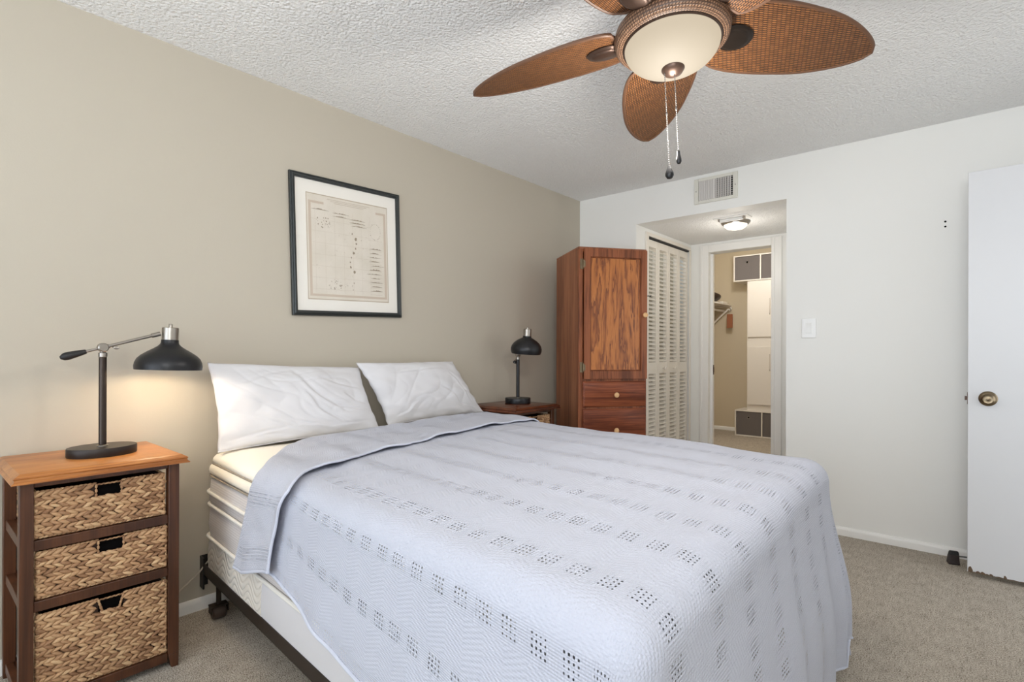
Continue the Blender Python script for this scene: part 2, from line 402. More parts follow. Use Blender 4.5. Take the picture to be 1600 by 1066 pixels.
# ------------------------------------------------------------------ wall things
# supply air grille
av = thing('air_vent', 'white metal air vent grille on the white wall above the alcove', 'vent', (1.168, -.001, 2.32))
f = MB(); ow, oh, iw, ih = .155, .093, .122, .070
for q in ((-ow, -oh, -iw, oh), (iw, -oh, ow, oh), (-iw, -oh, iw, -ih), (-iw, ih, iw, oh)): f.box(q[0], -.012, q[1], q[2], 0, q[3])
f.build('frame', plain('vent_paint', srgb(226, 224, 214), .45), av, bevel=.003)
B(-iw, -.003, -ih, iw, 0, ih).build('duct_opening', M['dark'], av, smooth=0)
bl = MB(); VP = plain('vent_fin_paint', srgb(214, 210, 206), .5)
for k in range(14):
    x = -iw+.012+k*(2*iw-.02)/13.5; a = R(40 if k < 7 else -38); t = .0016; L = .0085
    c = [(-L, -t), (L, -t), (L, t), (-L, t)]
    vs = [(x+u*cos(a)-v*sin(a), -.012+u*sin(a)*.9+v*cos(a), z) for z in (-ih, ih) for u, v in c]
    bl.add(vs, [(0, 3, 2, 1), (4, 5, 6, 7), (0, 1, 5, 4), (1, 2, 6, 5), (2, 3, 7, 6), (3, 0, 4, 7)])
bl.build('vertical_fins', VP, av, smooth=0)
cb = MB()
for k in range(9): z = -ih+.008+k*(2*ih-.016)/8; cb.box(-iw, -.0065, z-.0012, iw, -.0045, z+.0012)
cb.build('cross_fins', VP, av, smooth=0)
for sx in (-1, 1): MB().lathe([(.004, 0), (.004, .001), (.0025, .0022), (0, .0024)], 12, (sx*.14, -.012, 0), M=RX).build('screw', M['steel'], av, recalc=True)
# light switch
ls = thing('light_switch', 'white wall plate light switch on the white wall right of the alcove', 'light switch', (1.771, -.001, 1.296))
B(-.0425, -.006, -.0625, .0425, 0, .0625).build('wall_plate', plain('glossy_white_plastic', srgb(240, 240, 238), .12), ls, bevel=.0035, seg=3)
rk = MB(); rk.add([(x, y, z) for x in (-.017, .017) for y, z in ((-.006, -.034), (-.0075, -.034), (-.011, 0), (-.0075, .034), (-.006, .034))], [(0, 1, 2, 3, 4), (9, 8, 7, 6, 5), (1, 6, 7, 2), (2, 7, 8, 3), (0, 5, 6, 1), (3, 8, 9, 4)])
rk.build('rocker', plain('switch_rocker', srgb(238, 238, 236), .15), ls, recalc=True, smooth=30)
for dz_, w_ in ((0, 'upper'), (-.028, 'lower')):
    h = MB().lathe([(0, .0006), (.0045, .0006), (.0055, 0)], 14, (0, 0, 0), M=RX)
    o = h.build('screw_hole', M['dark'], None, loc=(2.456, -.0005, 1.88+dz_), smooth=0); tag(o, f'{w_} of two small dark screw holes in the white wall near the open door', 'hole')
# door stop
ds = thing('door_stop', 'small dark brown rubber door stop on the carpet against the baseboard', 'door stop', (2.497, -.135, .002), R(20))
ds.scale = (.82, .82, .82)
dsm = plain('dark_brown_rubber', (.022, .012, .011), .45)
w = MB(); w.taper((0, 0, 0), (.030, .026, 0), (.006, .012, .056), (.027, .017, 0)); w.build('body', dsm, ds, bevel=.005)
w = MB(); w.taper((.008, .015, .052), (.029, .014, 0), (.010, .020, .078), (.024, .011, 0)); w.build('head', M['blackmat'], ds, bevel=.006)
MB().tube([(.03, .02, .045), (.10, .02, .045)], .005, 10).build('rod', plain('grey_rod', (.25, .25, .25), .4, .8), ds)

# framed antique chart
pf = thing('framed_print', 'dark framed antique sea chart with wide white mat on the beige wall', 'picture', (.004, -2.256, 1.688))
pf.rotation_euler = (R(1.75), 0, 0)
FM = plain('worn_black_green_frame', (.030, .034, .033), .36, .2)
hw_, hh_, fw_ = .334, .360, .026
def mitre(a, b, prof):   # a,b outer corner (y,z) ; mitred frame stick
    (ya, za), (yb, zb) = a, b; d = Vector((yb-ya, zb-za)).normalized(); nn = Vector((-d.y, d.x))
    if nn.dot(Vector((-(ya+yb)/2, -(za+zb)/2))) < 0: nn = -nn
    vs = []
    for (e, s) in ((a, 1), (b, -1)):
        for (o_, x) in prof:
            q = Vector(e)+nn*o_+d*s*o_; vs.append((x, q.x, q.y))
    n = len(prof)
    return MB().add(vs, [(i, (i+1) % n, n+(i+1) % n, n+i) for i in range(n)]+[tuple(range(n)), tuple(range(n, 2*n))])
prof = [(0, 0), (0, .014), (.004, .019), (.008, .017), (.013, .023), (.019, .021), (.022, .015), (.026, .014), (.026, 0)]
cs = [(-hw_, -hh_), (hw_, -hh_), (hw_, hh_), (-hw_, hh_)]
for i in range(4): mitre(cs[i], cs[(i+1) % 4], prof).build('frame_rail', FM, pf, recalc=True, smooth=25)
B(.001, -hw_+.02, -hh_+.02, .006, hw_-.02, hh_-.02).build('mat_board', paint('white_mat', srgb(236, 232, 224), .8, .02), pf, smooth=0)
PAP = NT('aged_paper'); v = PAP.obj(); PAP.set(Base_Color=PAP.ramp(PAP.noise(v, 9, 4, .6), [(.3, srgb(214, 206, 192)), (.7, srgb(222, 214, 202))]), Roughness=.85)
pr = B(.006, -.248, -.276, .0072, .248, .270).build('chart_print', PAP.m, pf, smooth=0)
INK = plain('grey_brown_ink', srgb(150, 136, 116), .8); INK2 = plain('faint_ink', srgb(186, 172, 152), .8); BORD = plain('tan_border_ink', srgb(200, 184, 166), .8)
X = .0073
bd = MB()
for q in ((-.244, -.276, .244, -.271), (-.244, .265, .244, .270), (-.248, -.276, -.244, .270), (.244, -.276, .248, .270)): bd.box(X-.0001, q[0], q[1], X+.0001, q[2], q[3])
bd.build('border_lines', INK2, pr, smooth=0)
bd = MB()
for q in ((-.222, -.258, .222, -.246), (-.222, .220, -.15, .232), (.17, .220, .222, .232), (-.236, -.258, -.222, .232), (.222, -.258, .236, .232)): bd.box(X-.0001, q[0], q[1], X+.0002, q[2], q[3])
bd.build('inner_border', BORD, pr, smooth=0)
ink = MB(); random.seed(11)
def quad(mb, y, z, w, h): mb.add([(X+.0003, y-w, z-h), (X+.0003, y+w, z-h), (X+.0003, y+w, z+h), (X+.0003, y-w, z+h)], [(0, 1, 2, 3)])
def ridge(y, z, w, h):   # coastal elevation view, a thin jagged hill outline
    n = 16; top = [(y-w+2*w*i/n, z+h*(.25+random.random()*.9)*sin(pi*(i+.3)/(n+.6))) for i in range(n+1)]
    ink.add([(X+.0003, a, z-.0006) for a, _ in top]+[(X+.0003, a, b) for a, b in top], [(i, i+1, n+2+i, n+1+i) for i in range(n)])
for k in range(11): ridge(.165+random.uniform(-.012, .012), .02-k*.0235, random.uniform(.03, .05), random.uniform(.004, .008))
for (y, z) in ((-.17, .19), (-.05, .185), (-.05, .168), (.05, .165), (.05, .148), (.06, .132)): ridge(y, z, .05, .006)
def isl(y, z, r, mb=None):
    n = 9; vs = [(X+.0003, y, z)]+[(X+.0003, y+r*random.uniform(.5, 1.1)*cos(2*pi*i/n), z+r*random.uniform(.7, 1.5)*sin(2*pi*i/n)) for i in range(n)]
    (mb or ink).add(vs, [(0, 1+i, 1+(i+1) % n) for i in range(n)])
for k in range(9): isl(.02+.02*sin(k*.8)+random.uniform(-.006, .006), .09-k*.026, random.uniform(.004, .009))
for k in range(26): isl(random.uniform(-.2, -.11), random.uniform(.10, .16), random.uniform(.001, .004))
for k in range(34): isl(random.uniform(-.13, .05), random.uniform(-.235, -.19)+random.uniform(0, .03), random.uniform(.001, .004))
for k in range(60): isl(random.uniform(-.21, .13), random.uniform(-.22, .13), random.uniform(.0006, .0018))
for k in range(26): a = 2*pi*k/26; isl(.165+.034*cos(a), .12+.045*sin(a), random.uniform(.001, .0028))
ink.build('chart_ink', INK, pr, smooth=0)
ln = MB()
for k in range(7): quad(ln, -.2+k*.055, -.02, .0003, .22)
for k in range(7): quad(ln, -.04, -.22+k*.06, .18, .0003)
for k in range(3): quad(ln, 0, .252-k*.008, .13-k*.02, .0012)
quad(ln, .165, .07, .045, .0004); quad(ln, .12, .12, .0004, .05)
for q in range(14): quad(ln, .165, .012-q*.019, .04, .0005)
ln.build('chart_lines', INK2, pr, smooth=0)
gp = NT('picture_glass'); gm = gp.n('MixShader', {0: .018}); gp.link(gp.n('BsdfTransparent').outputs[0], gm.inputs[1]); gp.link(gp.n('BsdfGlossy', {'Roughness': .03}).outputs[0], gm.inputs[2]); gp.link(gm.outputs[0], gp.t.nodes['Material Output'].inputs[0])
B(.0115, -hw_+.022, -hh_+.022, .0130, hw_-.022, hh_-.022).build('glass', gp.m, pf, smooth=0)

# ------------------------------------------------------------------ nightstands
def copy_tree(o, parent=None):
    c = o.copy(); C.objects.link(c)
    if parent: c.parent = parent
    for ch_ in list(o.children): copy_tree(ch_, c)
    return c
ND, NW, NH = .385, .430, .767
def nightstand(label, loc, rz, topmat):
    t = thing('nightstand', label, 'nightstand', loc, rz)
    # top with cove edge
    rings = [(.040, NH-.030), (.040, NH-.027), (.034, NH-.022), (.033, NH-.016), (.036, NH-.012), (.028, NH-.006), (.020, NH-.001), (.018, NH), (-.2, NH)]
    mb = MB(); vs = []
    for (o_, z) in rings:
        bx = 0 if o_ < .0 else .006
        if o_ < 0: q = [(ND/2, 0)]*4; continue
        q = o_-.018; vs += [(-bx, -NW/2-q, z), (ND+o_, -NW/2-q, z), (ND+o_, NW/2+q, z), (-bx, NW/2+q, z)]
    m = len(vs)//4
    mb.add(vs, [(4*i+k, 4*i+(k+1) % 4, 4*i+4+(k+1) % 4, 4*i+4+k) for i in range(m-1) for k in range(4)]+[(3, 2, 1, 0), (4*m-4, 4*m-3, 4*m-2, 4*m-1)])
    mb.build('tabletop', topmat, t, smooth=30, recalc=True)
    s = .034
    for x in (0, ND-s):
        for y in (-NW/2, NW/2-s):
            mb = MB(); mb.box(x, y, .05, x+s, y+s, NH-.03)
            ox = .006 if x > 0 else -.0; oy = .006 if y > 0 else -.006
            mb.taper((x+s/2+(.004 if x > 0 else -.004), y+s/2+(.005 if y > 0 else -.005), 0), (s/2-.005, s/2-.006, 0), (x+s/2, y+s/2, .05), (s/2, s/2, 0))
            mb.build('leg', M['walnut'], t, bevel=.002)
    for z0, z1 in ((.716, NH-.03), (.519, .551), (.331, .363), (.023, .055)):
        B(ND-.030, -NW/2+s, z0, ND-.006, NW/2-s, z1).build('front_rail', M['walnut'], t, bevel=.002)
        for y in (-NW/2+.006, NW/2-.028): B(s, y, z0, ND-s, y+.022, z1).build('side_rail', M['walnut'], t, bevel=.002)
        B(.006, -NW/2+s, z0, .028, NW/2-s, z1).build('back_rail', M['walnut'], t, bevel=.002)
        if z0 < .7: B(.028, -NW/2+.028, z1-.012, ND-.030, NW/2-.028, z1-.003).build('shelf', M['walnut'], t, smooth=0)
    return t
def strands(mb, org, du, dv, nrm, w, h, hole=None, seed=0, rowh=.0140):
    rnd = random.Random(seed); nr = max(4, round(h/rowh)); rh = h/nr; pitch = .0215; nc = int(w/pitch)
    for j in range(nr):
        sl = 24 if j % 2 else -24
        for i in range(nc+1):
            u = (i+.5+(.5 if (j//2) % 2 else 0)*.0)*w/(nc+1)+rnd.uniform(-.002, .002); v_ = (j+.5)*rh+rnd.uniform(-.001, .001)
            if hole and hole[0]-.006 < u < hole[1]+.006 and v_ > hole[2]-.002: continue
            a = R(sl+rnd.uniform(-7, 7)); L = rnd.uniform(.0165, .0205); T = rh*rnd.uniform(.44, .56)
            ax = (du*cos(a)+dv*sin(a))*L; ay = (-du*sin(a)+dv*cos(a))*T
            mb.blob(Vector(org)+du*u+dv*v_+nrm*rnd.uniform(-.001, .0015), ax, ay, nrm*.0075, 8, 5)
def basket_obj(label, parent_loc, rz, w, d, h, seed, trap=False):
    t = thing('wicker_basket', label, 'basket', parent_loc, rz)
    # local: front face at x=0 facing +x, depth towards -x
    hw2 = w/2; hx0, hx1, hz = w*.44-hw2, w*.64-hw2, h-.050
    core = MB(); th = .010
    xf = -.004
    core.box(-d, -hw2+.004, 0, -.004, hw2-.004, .008)
    core.box(-d, -hw2+.004, 0, -d+th, hw2-.004, h-.004)
    for y in (-hw2+.004, hw2-.004-th): core.box(-d, y, 0, -.004, y+th, h-.004)
    core.box(-.012, -hw2+.004, 0, -.004, hx0, h-.004); core.box(-.012, hx1, 0, -.004, hw2-.004, h-.004); core.box(-.012, hx0, 0, -.004, hx1, hz)
    core.build('core', M['basketback'], t, smooth=0)
    mb = MB(); Y, Z, Xv = Vector((0, 1, 0)), Vector((0, 0, 1)), Vector((1, 0, 0))
    strands(mb, (-.004, -hw2, .006), Y, Z, Xv, w, h-.012, (w*.44, w*.64, hz-.006), seed)
    strands(mb, (-d, -hw2+.004, .006), Xv, Z, -Y, d, h-.012, None, seed+1)
    strands(mb, (-d, hw2-.004, .006), Xv, Z, Y, d, h-.012, None, seed+2)
    mb.build('weave', M['strand'], t, smooth=60)
    rim = MB(); rnd = random.Random(seed+5)
    def cordline(p, q, r=.0042):
        p, q = Vector(p), Vector(q); n = int((q-p).length/.011); dr = (q-p).normalized(); sd = dr.orthogonal()
        for i in range(n):
            c = p.lerp(q, (i+.5)/n); a = (dr+Vector((0, 0, .35 if abs(dr.z) < .5 else 0))+Vector((.2, 0, 0))).normalized()
            o1 = a.orthogonal().normalized(); o2 = a.cross(o1)
            rim.blob(c, a*.0085, o1*r, o2*r, 6, 4)
    cordline((-.005, -hw2, h-.004), (-.005, hx0, h-.004)); cordline((-.005, hx1, h-.004), (-.005, hw2, h-.004)); cordline((-.005, hx0, h-.008), (-.005, hx1, h-.008), .003)
    tp = .012 if trap else 0
    cordline((-.003, hx0, h-.006), (-.003, hx0+tp, hz)); cordline((-.003, hx1, h-.006), (-.003, hx1-tp, hz)); cordline((-.003, hx0+tp, hz), (-.003, hx1-tp, hz))
    for y in (-hw2+.004, hw2-.004): cordline((-d, y, h-.004), (-.005, y, h-.004))
    cordline((-d, -hw2, h-.004), (-d, hw2, h-.004)); cordline((-.004, -hw2, .004), (-.004, hw2, .004))
    for y in (-hw2, hw2): cordline((-.004, y, 0), (-.004, y, h-.004))
    rim.build('rim', M['strand'], t, smooth=60)
    lin = B(-.034, hx0-.012, hz-.02, -.030, hx1+.012, h-.018); lin.build('hole_shade', M['dark'], t, smooth=0)  # black sheet stands in for the shade inside the basket
    return t
NSL = (.020, -3.415, 0)
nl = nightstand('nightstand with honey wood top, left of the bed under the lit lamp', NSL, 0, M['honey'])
bw = NW-.034*2-.012
def bk(base, label, z, h, seed, dy=0, trap=False): return basket_obj(label, (base[0]+ND-.012, base[1]+dy, z), 0, bw, .335, h, seed, trap)
b1 = bk(NSL, 'top woven basket in the left nightstand, right under its tabletop', .553, .150, 1, -.004)
b2 = bk(NSL, 'middle woven basket in the left nightstand, between the other two', .3645, .150, 20, .002)
b3 = bk(NSL, 'tall bottom woven basket in the left nightstand, largest of its three', .0565, .262, 40, .002, True)
NSR = (.020, -1.13, 0)
nr_ = nightstand('dark nightstand beyond the bed beside the tall oak cabinet', NSR, 0, M['mahog'])
nr_.scale = (1, 1, 1.022)
c = copy_tree(b1); c.location = (NSR[0]+ND-.012, NSR[1], .566)
c['label'] = 'woven basket in the far nightstand, mostly hidden behind the bed'

# ------------------------------------------------------------------ lamps
def lamp_arm_lamp(label, loc, rz, base_r, base_sx, base_h, post_h, arm_l, arm_a, back_l, shade_r, shade_h, shade_rot, lit, sock, shade_prof):
    t = thing('table_lamp', label, 'lamp', loc, rz)
    # local +y is the arm direction
    MB().lathe([(0, 0), (base_r*.985, 0), (base_r, .003), (base_r, base_h-.003), (base_r*.985, base_h), (0, base_h)], 64, (0, 0, 0), sx=base_sx).build('base', M['lampbase'] if lit else M['black'], t, recalc=True)
    MB().lathe([(.017, base_h), (.017, base_h+.003), (.011, base_h+.006), (0, base_h+.006)], 24).build('post_collar', M['steel'], t, recalc=True)
    MB().lathe([(.0118, base_h), (.0118, post_h-.02)], 24).build('post', M['bronzepost'] if lit else M['black'], t)
    j = MB().lathe([(.0118, post_h-.025), (.0136, post_h-.023), (.0136, post_h-.010), (.009, post_h-.007), (.009, post_h+.002)], 24)
    j.lathe([(0, -.015), (.013, -.015), (.0160, -.012), (.0160, .012), (.013, .015), (0, .015)], 24, (0, 0, post_h+.010), M=Matrix.Rotation(R(90), 3, 'Y'))
    j.build('joint', M['steel'], t, recalc=True)
    piv = Vector((0, 0, post_h+.010)); dr = Vector((0, cos(arm_a), sin(arm_a)))
    e = piv+dr*arm_l
    MB().tube([piv, piv+dr*.02, piv+dr*.021, e-dr*.03, e-dr*.029, e], [.0075, .0075, .0056, .0056, .0085, .0085], 14).build('arm', M['steel'], t)
    w_ = MB(); w_.tube([piv+dr*.028+Vector((0, 0, -.004)), piv+dr*.034+Vector((.016, 0, -.010))], .003, 8); w_.blob(piv+dr*.038+Vector((.018, 0, -.012)), Vector((.002, 0, 0)), Vector((0, .010, 0)), Vector((0, 0, .006)), 10, 6); w_.build('thumb_screw', M['steel'], t)
    hb = piv-dr*.05; he = piv-dr*back_l
    MB().tube([piv, hb], .0048, 12).build('handle_rod', M['steel'], t)
    gr = [hb.lerp(he, k/8) for k in range(9)]
    MB().tube(gr, [.0075, .0092, .0104, .0115, .0126, .0136, .0140, .0122, .005], 16).build('handle_grip', M['blackmat'], t, smooth=60)
    # shade assembly, axis along local z before tilting, origin at arm joint
    sh = bpy.data.objects.new('shade', None)
    rot = Matrix.Rotation(shade_rot, 3, 'X')
    sr, hgt = shade_r, shade_h; so, sl = sock
    o0 = e+dr*(so+.008)
    def L(prof, n=64): return MB().lathe(prof, n, o0, M=rot)
    neck = so+.001
    out = [(neck, -.034), (neck+.0005, -.044)]+[(neck+(sr-neck)*a_, -.044-(hgt-.010)*b_) for a_, b_ in shade_prof]
    inn = [(r-.003, z+.002) for r, z in reversed(out)]
    shade = L(out+inn).build('shade', M['black'], t, smooth=50, recalc=False)
    MB().lathe([(r-.0035, z+.0015) for r, z in reversed(out)], 64, o0, M=rot, cap=False).build('shade_lining', M['shadein'], shade)
    L([(so, -.038), (so, .012), (so-.003, .014), (so-.006, .012), (0, .012)], 40).build('socket_cap', M['steel'], t, recalc=True)
    L([(.007, .012), (.007, .026), (.0055, .028), (0, .028)], 18).build('switch_knob', M['steel'], t, recalc=True)
    L([(0, -.050), (.012, -.052), (.014, -.062), (.020, -.070), (.021, -.078), (.014, -.086), (0, -.089)], 24).build('bulb', M['bulb'] if lit else M['shadein'], t, recalc=True)
    return t, o0
ll, lo = lamp_arm_lamp('black task lamp lit on the left nightstand', (.220, -3.388, NH), 0, .103, .80, .030, .372, .186, R(17), .124, .114, .116, R(-2), True, (.0285, .05), [(.03, .06), (.12, .14), (.30, .24), (.55, .36), (.76, .48), (.90, .60), (.975, .74), (1, .87), (.985, 1)])
point('left_lamp_bulb', Vector((.220, -3.388, NH))+Vector((lo.x, lo.y, lo.z-.112)), 1.8, (1, .80, .56), .02)
lamp_arm_lamp('small unlit black task lamp on the far nightstand beside the oak cabinet', (.195, -1.055, NH*1.022+.0005), R(-96), .088, 1.0, .036, .325, .150, R(60), .070, .106, .122, R(-5), False, (.027, .05), [(.06, .03), (.25, .09), (.52, .20), (.76, .34), (.92, .50), (1, .68), (.985, .84), (.90, 1)])

# ------------------------------------------------------------------ tall oak cabinet standing diagonally in the corner
WW, WD, WH = .508, .50, 1.865
wc = thing('tall_cabinet', 'tall red oak cabinet with one door over drawers in the corner', 'cabinet', (.521, -.798, 0), R(53.6))
B(0, .018, .03, .018, WD, WH-.018).build('side_panel', M['oakside'], wc, bevel=.0015)
B(WW-.018, .018, .03, WW, WD, WH-.018).build('side_panel', M['oakside'], wc, bevel=.0015)
B(0, .0, WH-.018, WW, WD, WH).build('top_panel', M['oakside'], wc, bevel=.002)
B(.018, WD-.008, .03, WW-.018, WD, WH-.018).build('back_panel', M['oakside'], wc, smooth=0)
B(.02, .03, 0, WW-.02, WD-.02, .03).build('plinth', M['oakside'], wc, smooth=0)
ff = MB()
ff.box(0, 0, .03, .032, .018, WH-.018); ff.box(WW-.014, 0, .03, WW, .018, WH-.018)
for z0, z1 in ((.03, .07), (.258, .282), (.502, .528), (.732, .762), (.930, .958), (WH-.035, WH-.018)): ff.box(.032, 0, z0, WW-.014, .018, z1)
ff.build('face_frame', M['oakframe'], wc, bevel=.0015)
B(.032, .02, .50, WW-.018, .03, .52).build('shelf', M['oakside'], wc, smooth=0)
def front_knob(parent, x, z, y=-.018):
    MB().lathe([(0, 0), (.009, 0), (.0075, .006), (.0085, .012), (.0165, .017), (.0185, .022), (.016, .028), (.008, .031), (0, .0315)], 28, (x, y, z), M=RX).build('knob', M['knobwood'], parent, recalc=True)['label'] = 'pale round wooden knob'
# door : stiles, rails, recessed panel
dz0, dz1, dxa, dxb = .950, WH-.012, .036, WW-.003
st = .046
dm = MB(); dm.box(dxa, -.02, dz0, dxa+st, 0, dz1); dm.box(dxb-st, -.02, dz0, dxb, 0, dz1); dm.box(dxa+st, -.02, dz0, dxb-st, 0, dz0+.058); dm.box(dxa+st, -.02, dz1-.058, dxb-st, 0, dz1)
dr_ = dm.build('door', M['oakframe'], wc, bevel=.002)
B(dxa+st-.004, -.008, dz0+.05, dxb-st+.004, -.004, dz1-.05).build('door_panel', M['oakpanel'], dr_, smooth=0)['label'] = 'orange cathedral-grain oak panel'
mo = MB()
ya, yb_, za, zb_ = dxa+st, dxb-st, dz0+.058, dz1-.058
for (x0, z0, x1, z1) in ((ya, za, ya+.007, zb_), (yb_-.007, za, yb_, zb_), (ya, za, yb_, za+.007), (ya, zb_-.007, yb_, zb_)): mo.box(x0, -.014, z0, x1, -.006, z1)
mo.build('moulding', M['oakframe'], dr_, bevel=.003)
front_knob(dr_, WW-.028, 1.398, -.02)
for z in (1.745, 1.032):
    h = MB(); h.box(.010, -.004, z-.035, .034, .0, z+.035); h.tube([(.035, -.010, z-.028), (.035, -.010, z+.028)], .005, 10); h.box(.034, -.021, z-.02, .044, -.018, z+.02)
    h.build('hinge', M['antbrass'], dr_)
for z0, z1 in ((.757, .935), (.523, .745), (.277, .510), (.06, .265)):
    b_ = MB(); x0, x1 = .030, WW-.006; e = .012
    vs = [(x0, 0, z0), (x1, 0, z0), (x1, 0, z1), (x0, 0, z1), (x0, -.010, z0), (x1, -.010, z0), (x1, -.010, z1), (x0, -.010, z1), (x0+e, -.020, z0+e), (x1-e, -.020, z0+e), (x1-e, -.020, z1-e), (x0+e, -.020, z1-e)]
    b_.add(vs, [(i+4*k, (i+1) % 4+4*k, (i+1) % 4+4*k+4, i+4*k+4) for k in (0, 1) for i in range(4)]+[(8, 9, 10, 11), (3, 2, 1, 0)])
    d_ = b_.build('drawer', M['oakdrawer'], wc, bevel=.0015, recalc=True)
    front_knob(d_, (x0+x1)/2, (z0+z1)/2-.005 if z1 > .8 else z1-.15, -.02)

# ------------------------------------------------------------------ bed
BO, BA = (.106, -2.227, 0), R(-4.2)
ca, sa = cos(BA), sin(BA)
def bedw(s, t, z): return Vector((BO[0]+s*ca-t*sa, BO[1]+s*sa+t*ca, z))
def bedthing(name, label, cat): return thing(name, label, cat, BO, BA)
HB, LB = .765, 1.95
# metal bed frame
bf = bedthing('bed_frame', 'brown metal bed frame under the box spring, on caster wheels', 'bed frame')
for sgn in (-1, 1):
    y = sgn*(HB+.004); rl = MB(); rl.box(-.01, min(y, y-sgn*.004), .165, LB, max(y, y-sgn*.004), .212); rl.box(-.01, min(y, y-sgn*.045), .165, LB, max(y, y-sgn*.045), .169)
    rl.build('side_rail', M['framemetal'], bf, smooth=0)
    hp = MB(); hp.box(-.055, y-.003, .10, .0, y+.003, .235); hp.box(-.055, y-.003 if sgn < 0 else y-.03, .10, -.05, y+.03 if sgn < 0 else y+.003, .235)
    hp.build('headboard_bracket', M['blackmat'], bf, smooth=0)
    for s_ in (.10, 1.75):
        lg = MB(); yy = y-sgn*.03
        lg.tube([(s_, yy, .165), (s_, yy, .062)], .010, 12)
        lgo = lg.build('leg', M['framemetal'], bf)
        cw = MB(); RY = Matrix.Rotation(R(90), 3, 'X')
        cw.lathe([(0, -.027), (.020, -.027), (.026, -.022), (.028, 0), (.026, .022), (.020, .027), (0, .027)], 24, (s_, yy, .029), M=RY)
        cwo = cw.build('caster_wheel', plain('brown_plastic_wheel', (.06, .04, .03), .35) if s_ < .2 and sgn < 0 else bpy.data.materials['brown_plastic_wheel'] if 'brown_plastic_wheel' in bpy.data.materials else M['framemetal'], lgo, recalc=True)
        fk = MB(); fk.box(s_-.022, yy-.034, .058, s_+.022, yy+.034, .062); fk.box(s_-.018, yy-.034, .030, s_+.018, yy-.031, .060); fk.box(s_-.018, yy+.031, .030, s_+.018, yy+.034, .060)
        fk.build('caster_fork', M['steel'] if False else M['framemetal'], lgo, smooth=0)
for s_ in (.12, 1.75): B(s_-.015, -HB+.02, .166, s_+.015, HB-.02, .170).build('cross_bar', M['framemetal'], bf, smooth=0)
def rrect(a0, a1, b, r, n=10, m=26):   # rounded rectangle outline (s from a0..a1, t from -b..b), ccw
    pts = []
    cs_ = [(a1-r, -b+r, -90), (a1-r, b-r, 0), (a0+r, b-r, 90), (a0+r, -b+r, 180)]
    for i, (cx, cy, an) in enumerate(cs_):
        for k in range(n+1): a = R(an+90*k/n); pts.append((cx+r*cos(a), cy+r*sin(a)))
        nx = cs_[(i+1) % 4]; p = pts[-1]; a = R(nx[2]); q = (nx[0]+r*cos(a), nx[1]+r*sin(a))
        for k in range(1, m): pts.append((lerp(p[0], q[0], k/m), lerp(p[1], q[1], k/m)))
    return pts
def loft(rings, capb=False, capt=False, uv=True):
    mb = MB(); n = len(rings[0][0]); v = []
    for pts, z in rings: v += [(p[0], p[1], z) for p in pts]
    mb.v = [tuple(p) for p in v]
    for i in range(len(rings)-1):
        for k in range(n): mb.f.append((i*n+k, i*n+(k+1) % n, (i+1)*n+(k+1) % n, (i+1)*n+k))
    if capb: mb.f.append(tuple(reversed(range(n))))
    if capt: mb.f.append(tuple((len(rings)-1)*n+k for k in range(n)))
    return mb
def RR(ins, z, r=.07): return (rrect(ins, LB-ins, HB-ins, max(.02, r-ins)), z)
# box spring with quilted front part and smooth rear panel
bsq = NT('quilted_ticking'); tc = bsq.n('TexCoord'); sep = bsq.n('SeparateXYZ', {0: tc.outputs['Object']})
wob = bsq.math('MULTIPLY', bsq.math('SINE', bsq.math('MULTIPLY', sep.outputs[0], 44.0)), .5)
ph = bsq.math('ADD', bsq.math('MULTIPLY', sep.outputs[2], 120.0), bsq.math('ADD', bsq.math('MULTIPLY', wob, 5.0), bsq.math('MULTIPLY', sep.outputs[0], 5.0)))
hq = bsq.math('POWER', bsq.math('ABSOLUTE', bsq.math('SINE', ph)), .45)
bsq.set(Base_Color=(*srgb(226, 220, 210), 1), Roughness=.8, Normal=bsq.bump(hq, .6, .008)); M['quilt'] = bsq.m
M['smoothfab'] = paint('smooth_white_fabric', srgb(212, 210, 212), .75, .15)
bs = bedthing('box_spring', 'white quilted box spring on the metal frame under the mattress', 'box spring')
def slab_part(s0, s1, b, z0, z1, r, round0, round1):
    pts = []
    if round1: pts += [(s1-r+r*cos(R(a)), -b+r+r*sin(R(a))) for a in range(-90, 1, 15)]+[(s1-r+r*cos(R(a)), b-r+r*sin(R(a))) for a in range(0, 91, 15)]
    else: pts += [(s1, -b), (s1, b)]
    if round0: pts += [(s0+r+r*cos(R(a)), b-r+r*sin(R(a))) for a in range(90, 181, 15)]+[(s0+r+r*cos(R(a)), -b+r+r*sin(R(a))) for a in range(180, 271, 15)]
    else: pts += [(s0, b), (s0, -b)]
    def off(e):
        cx, cy = (s0+s1)/2, 0
        return [(p[0]-(e if p[0] > cx else -e)*(0 if (not round0 and p[0] < cx) or (not round1 and p[0] > cx) else 1), p[1]-(e if p[1] > 0 else -e)) for p in pts]
    return loft([(off(.012), z0), (off(.002), z0+.01), (off(0), z0+.02), (off(-.003), (z0+z1)/2), (off(0), z1-.02), (off(.004), z1-.008), (off(.014), z1)], True, True)
slab_part(0, .655, HB, .171, .338, .06, True, False).build('quilted_cover', M['quilt'], bs, recalc=True)
slab_part(.655, LB-.02, HB-.001, .171, .338, .06, False, True).build('smooth_cover', M['smoothfab'], bs, recalc=True)['label'] = 'smooth plain fabric panel'
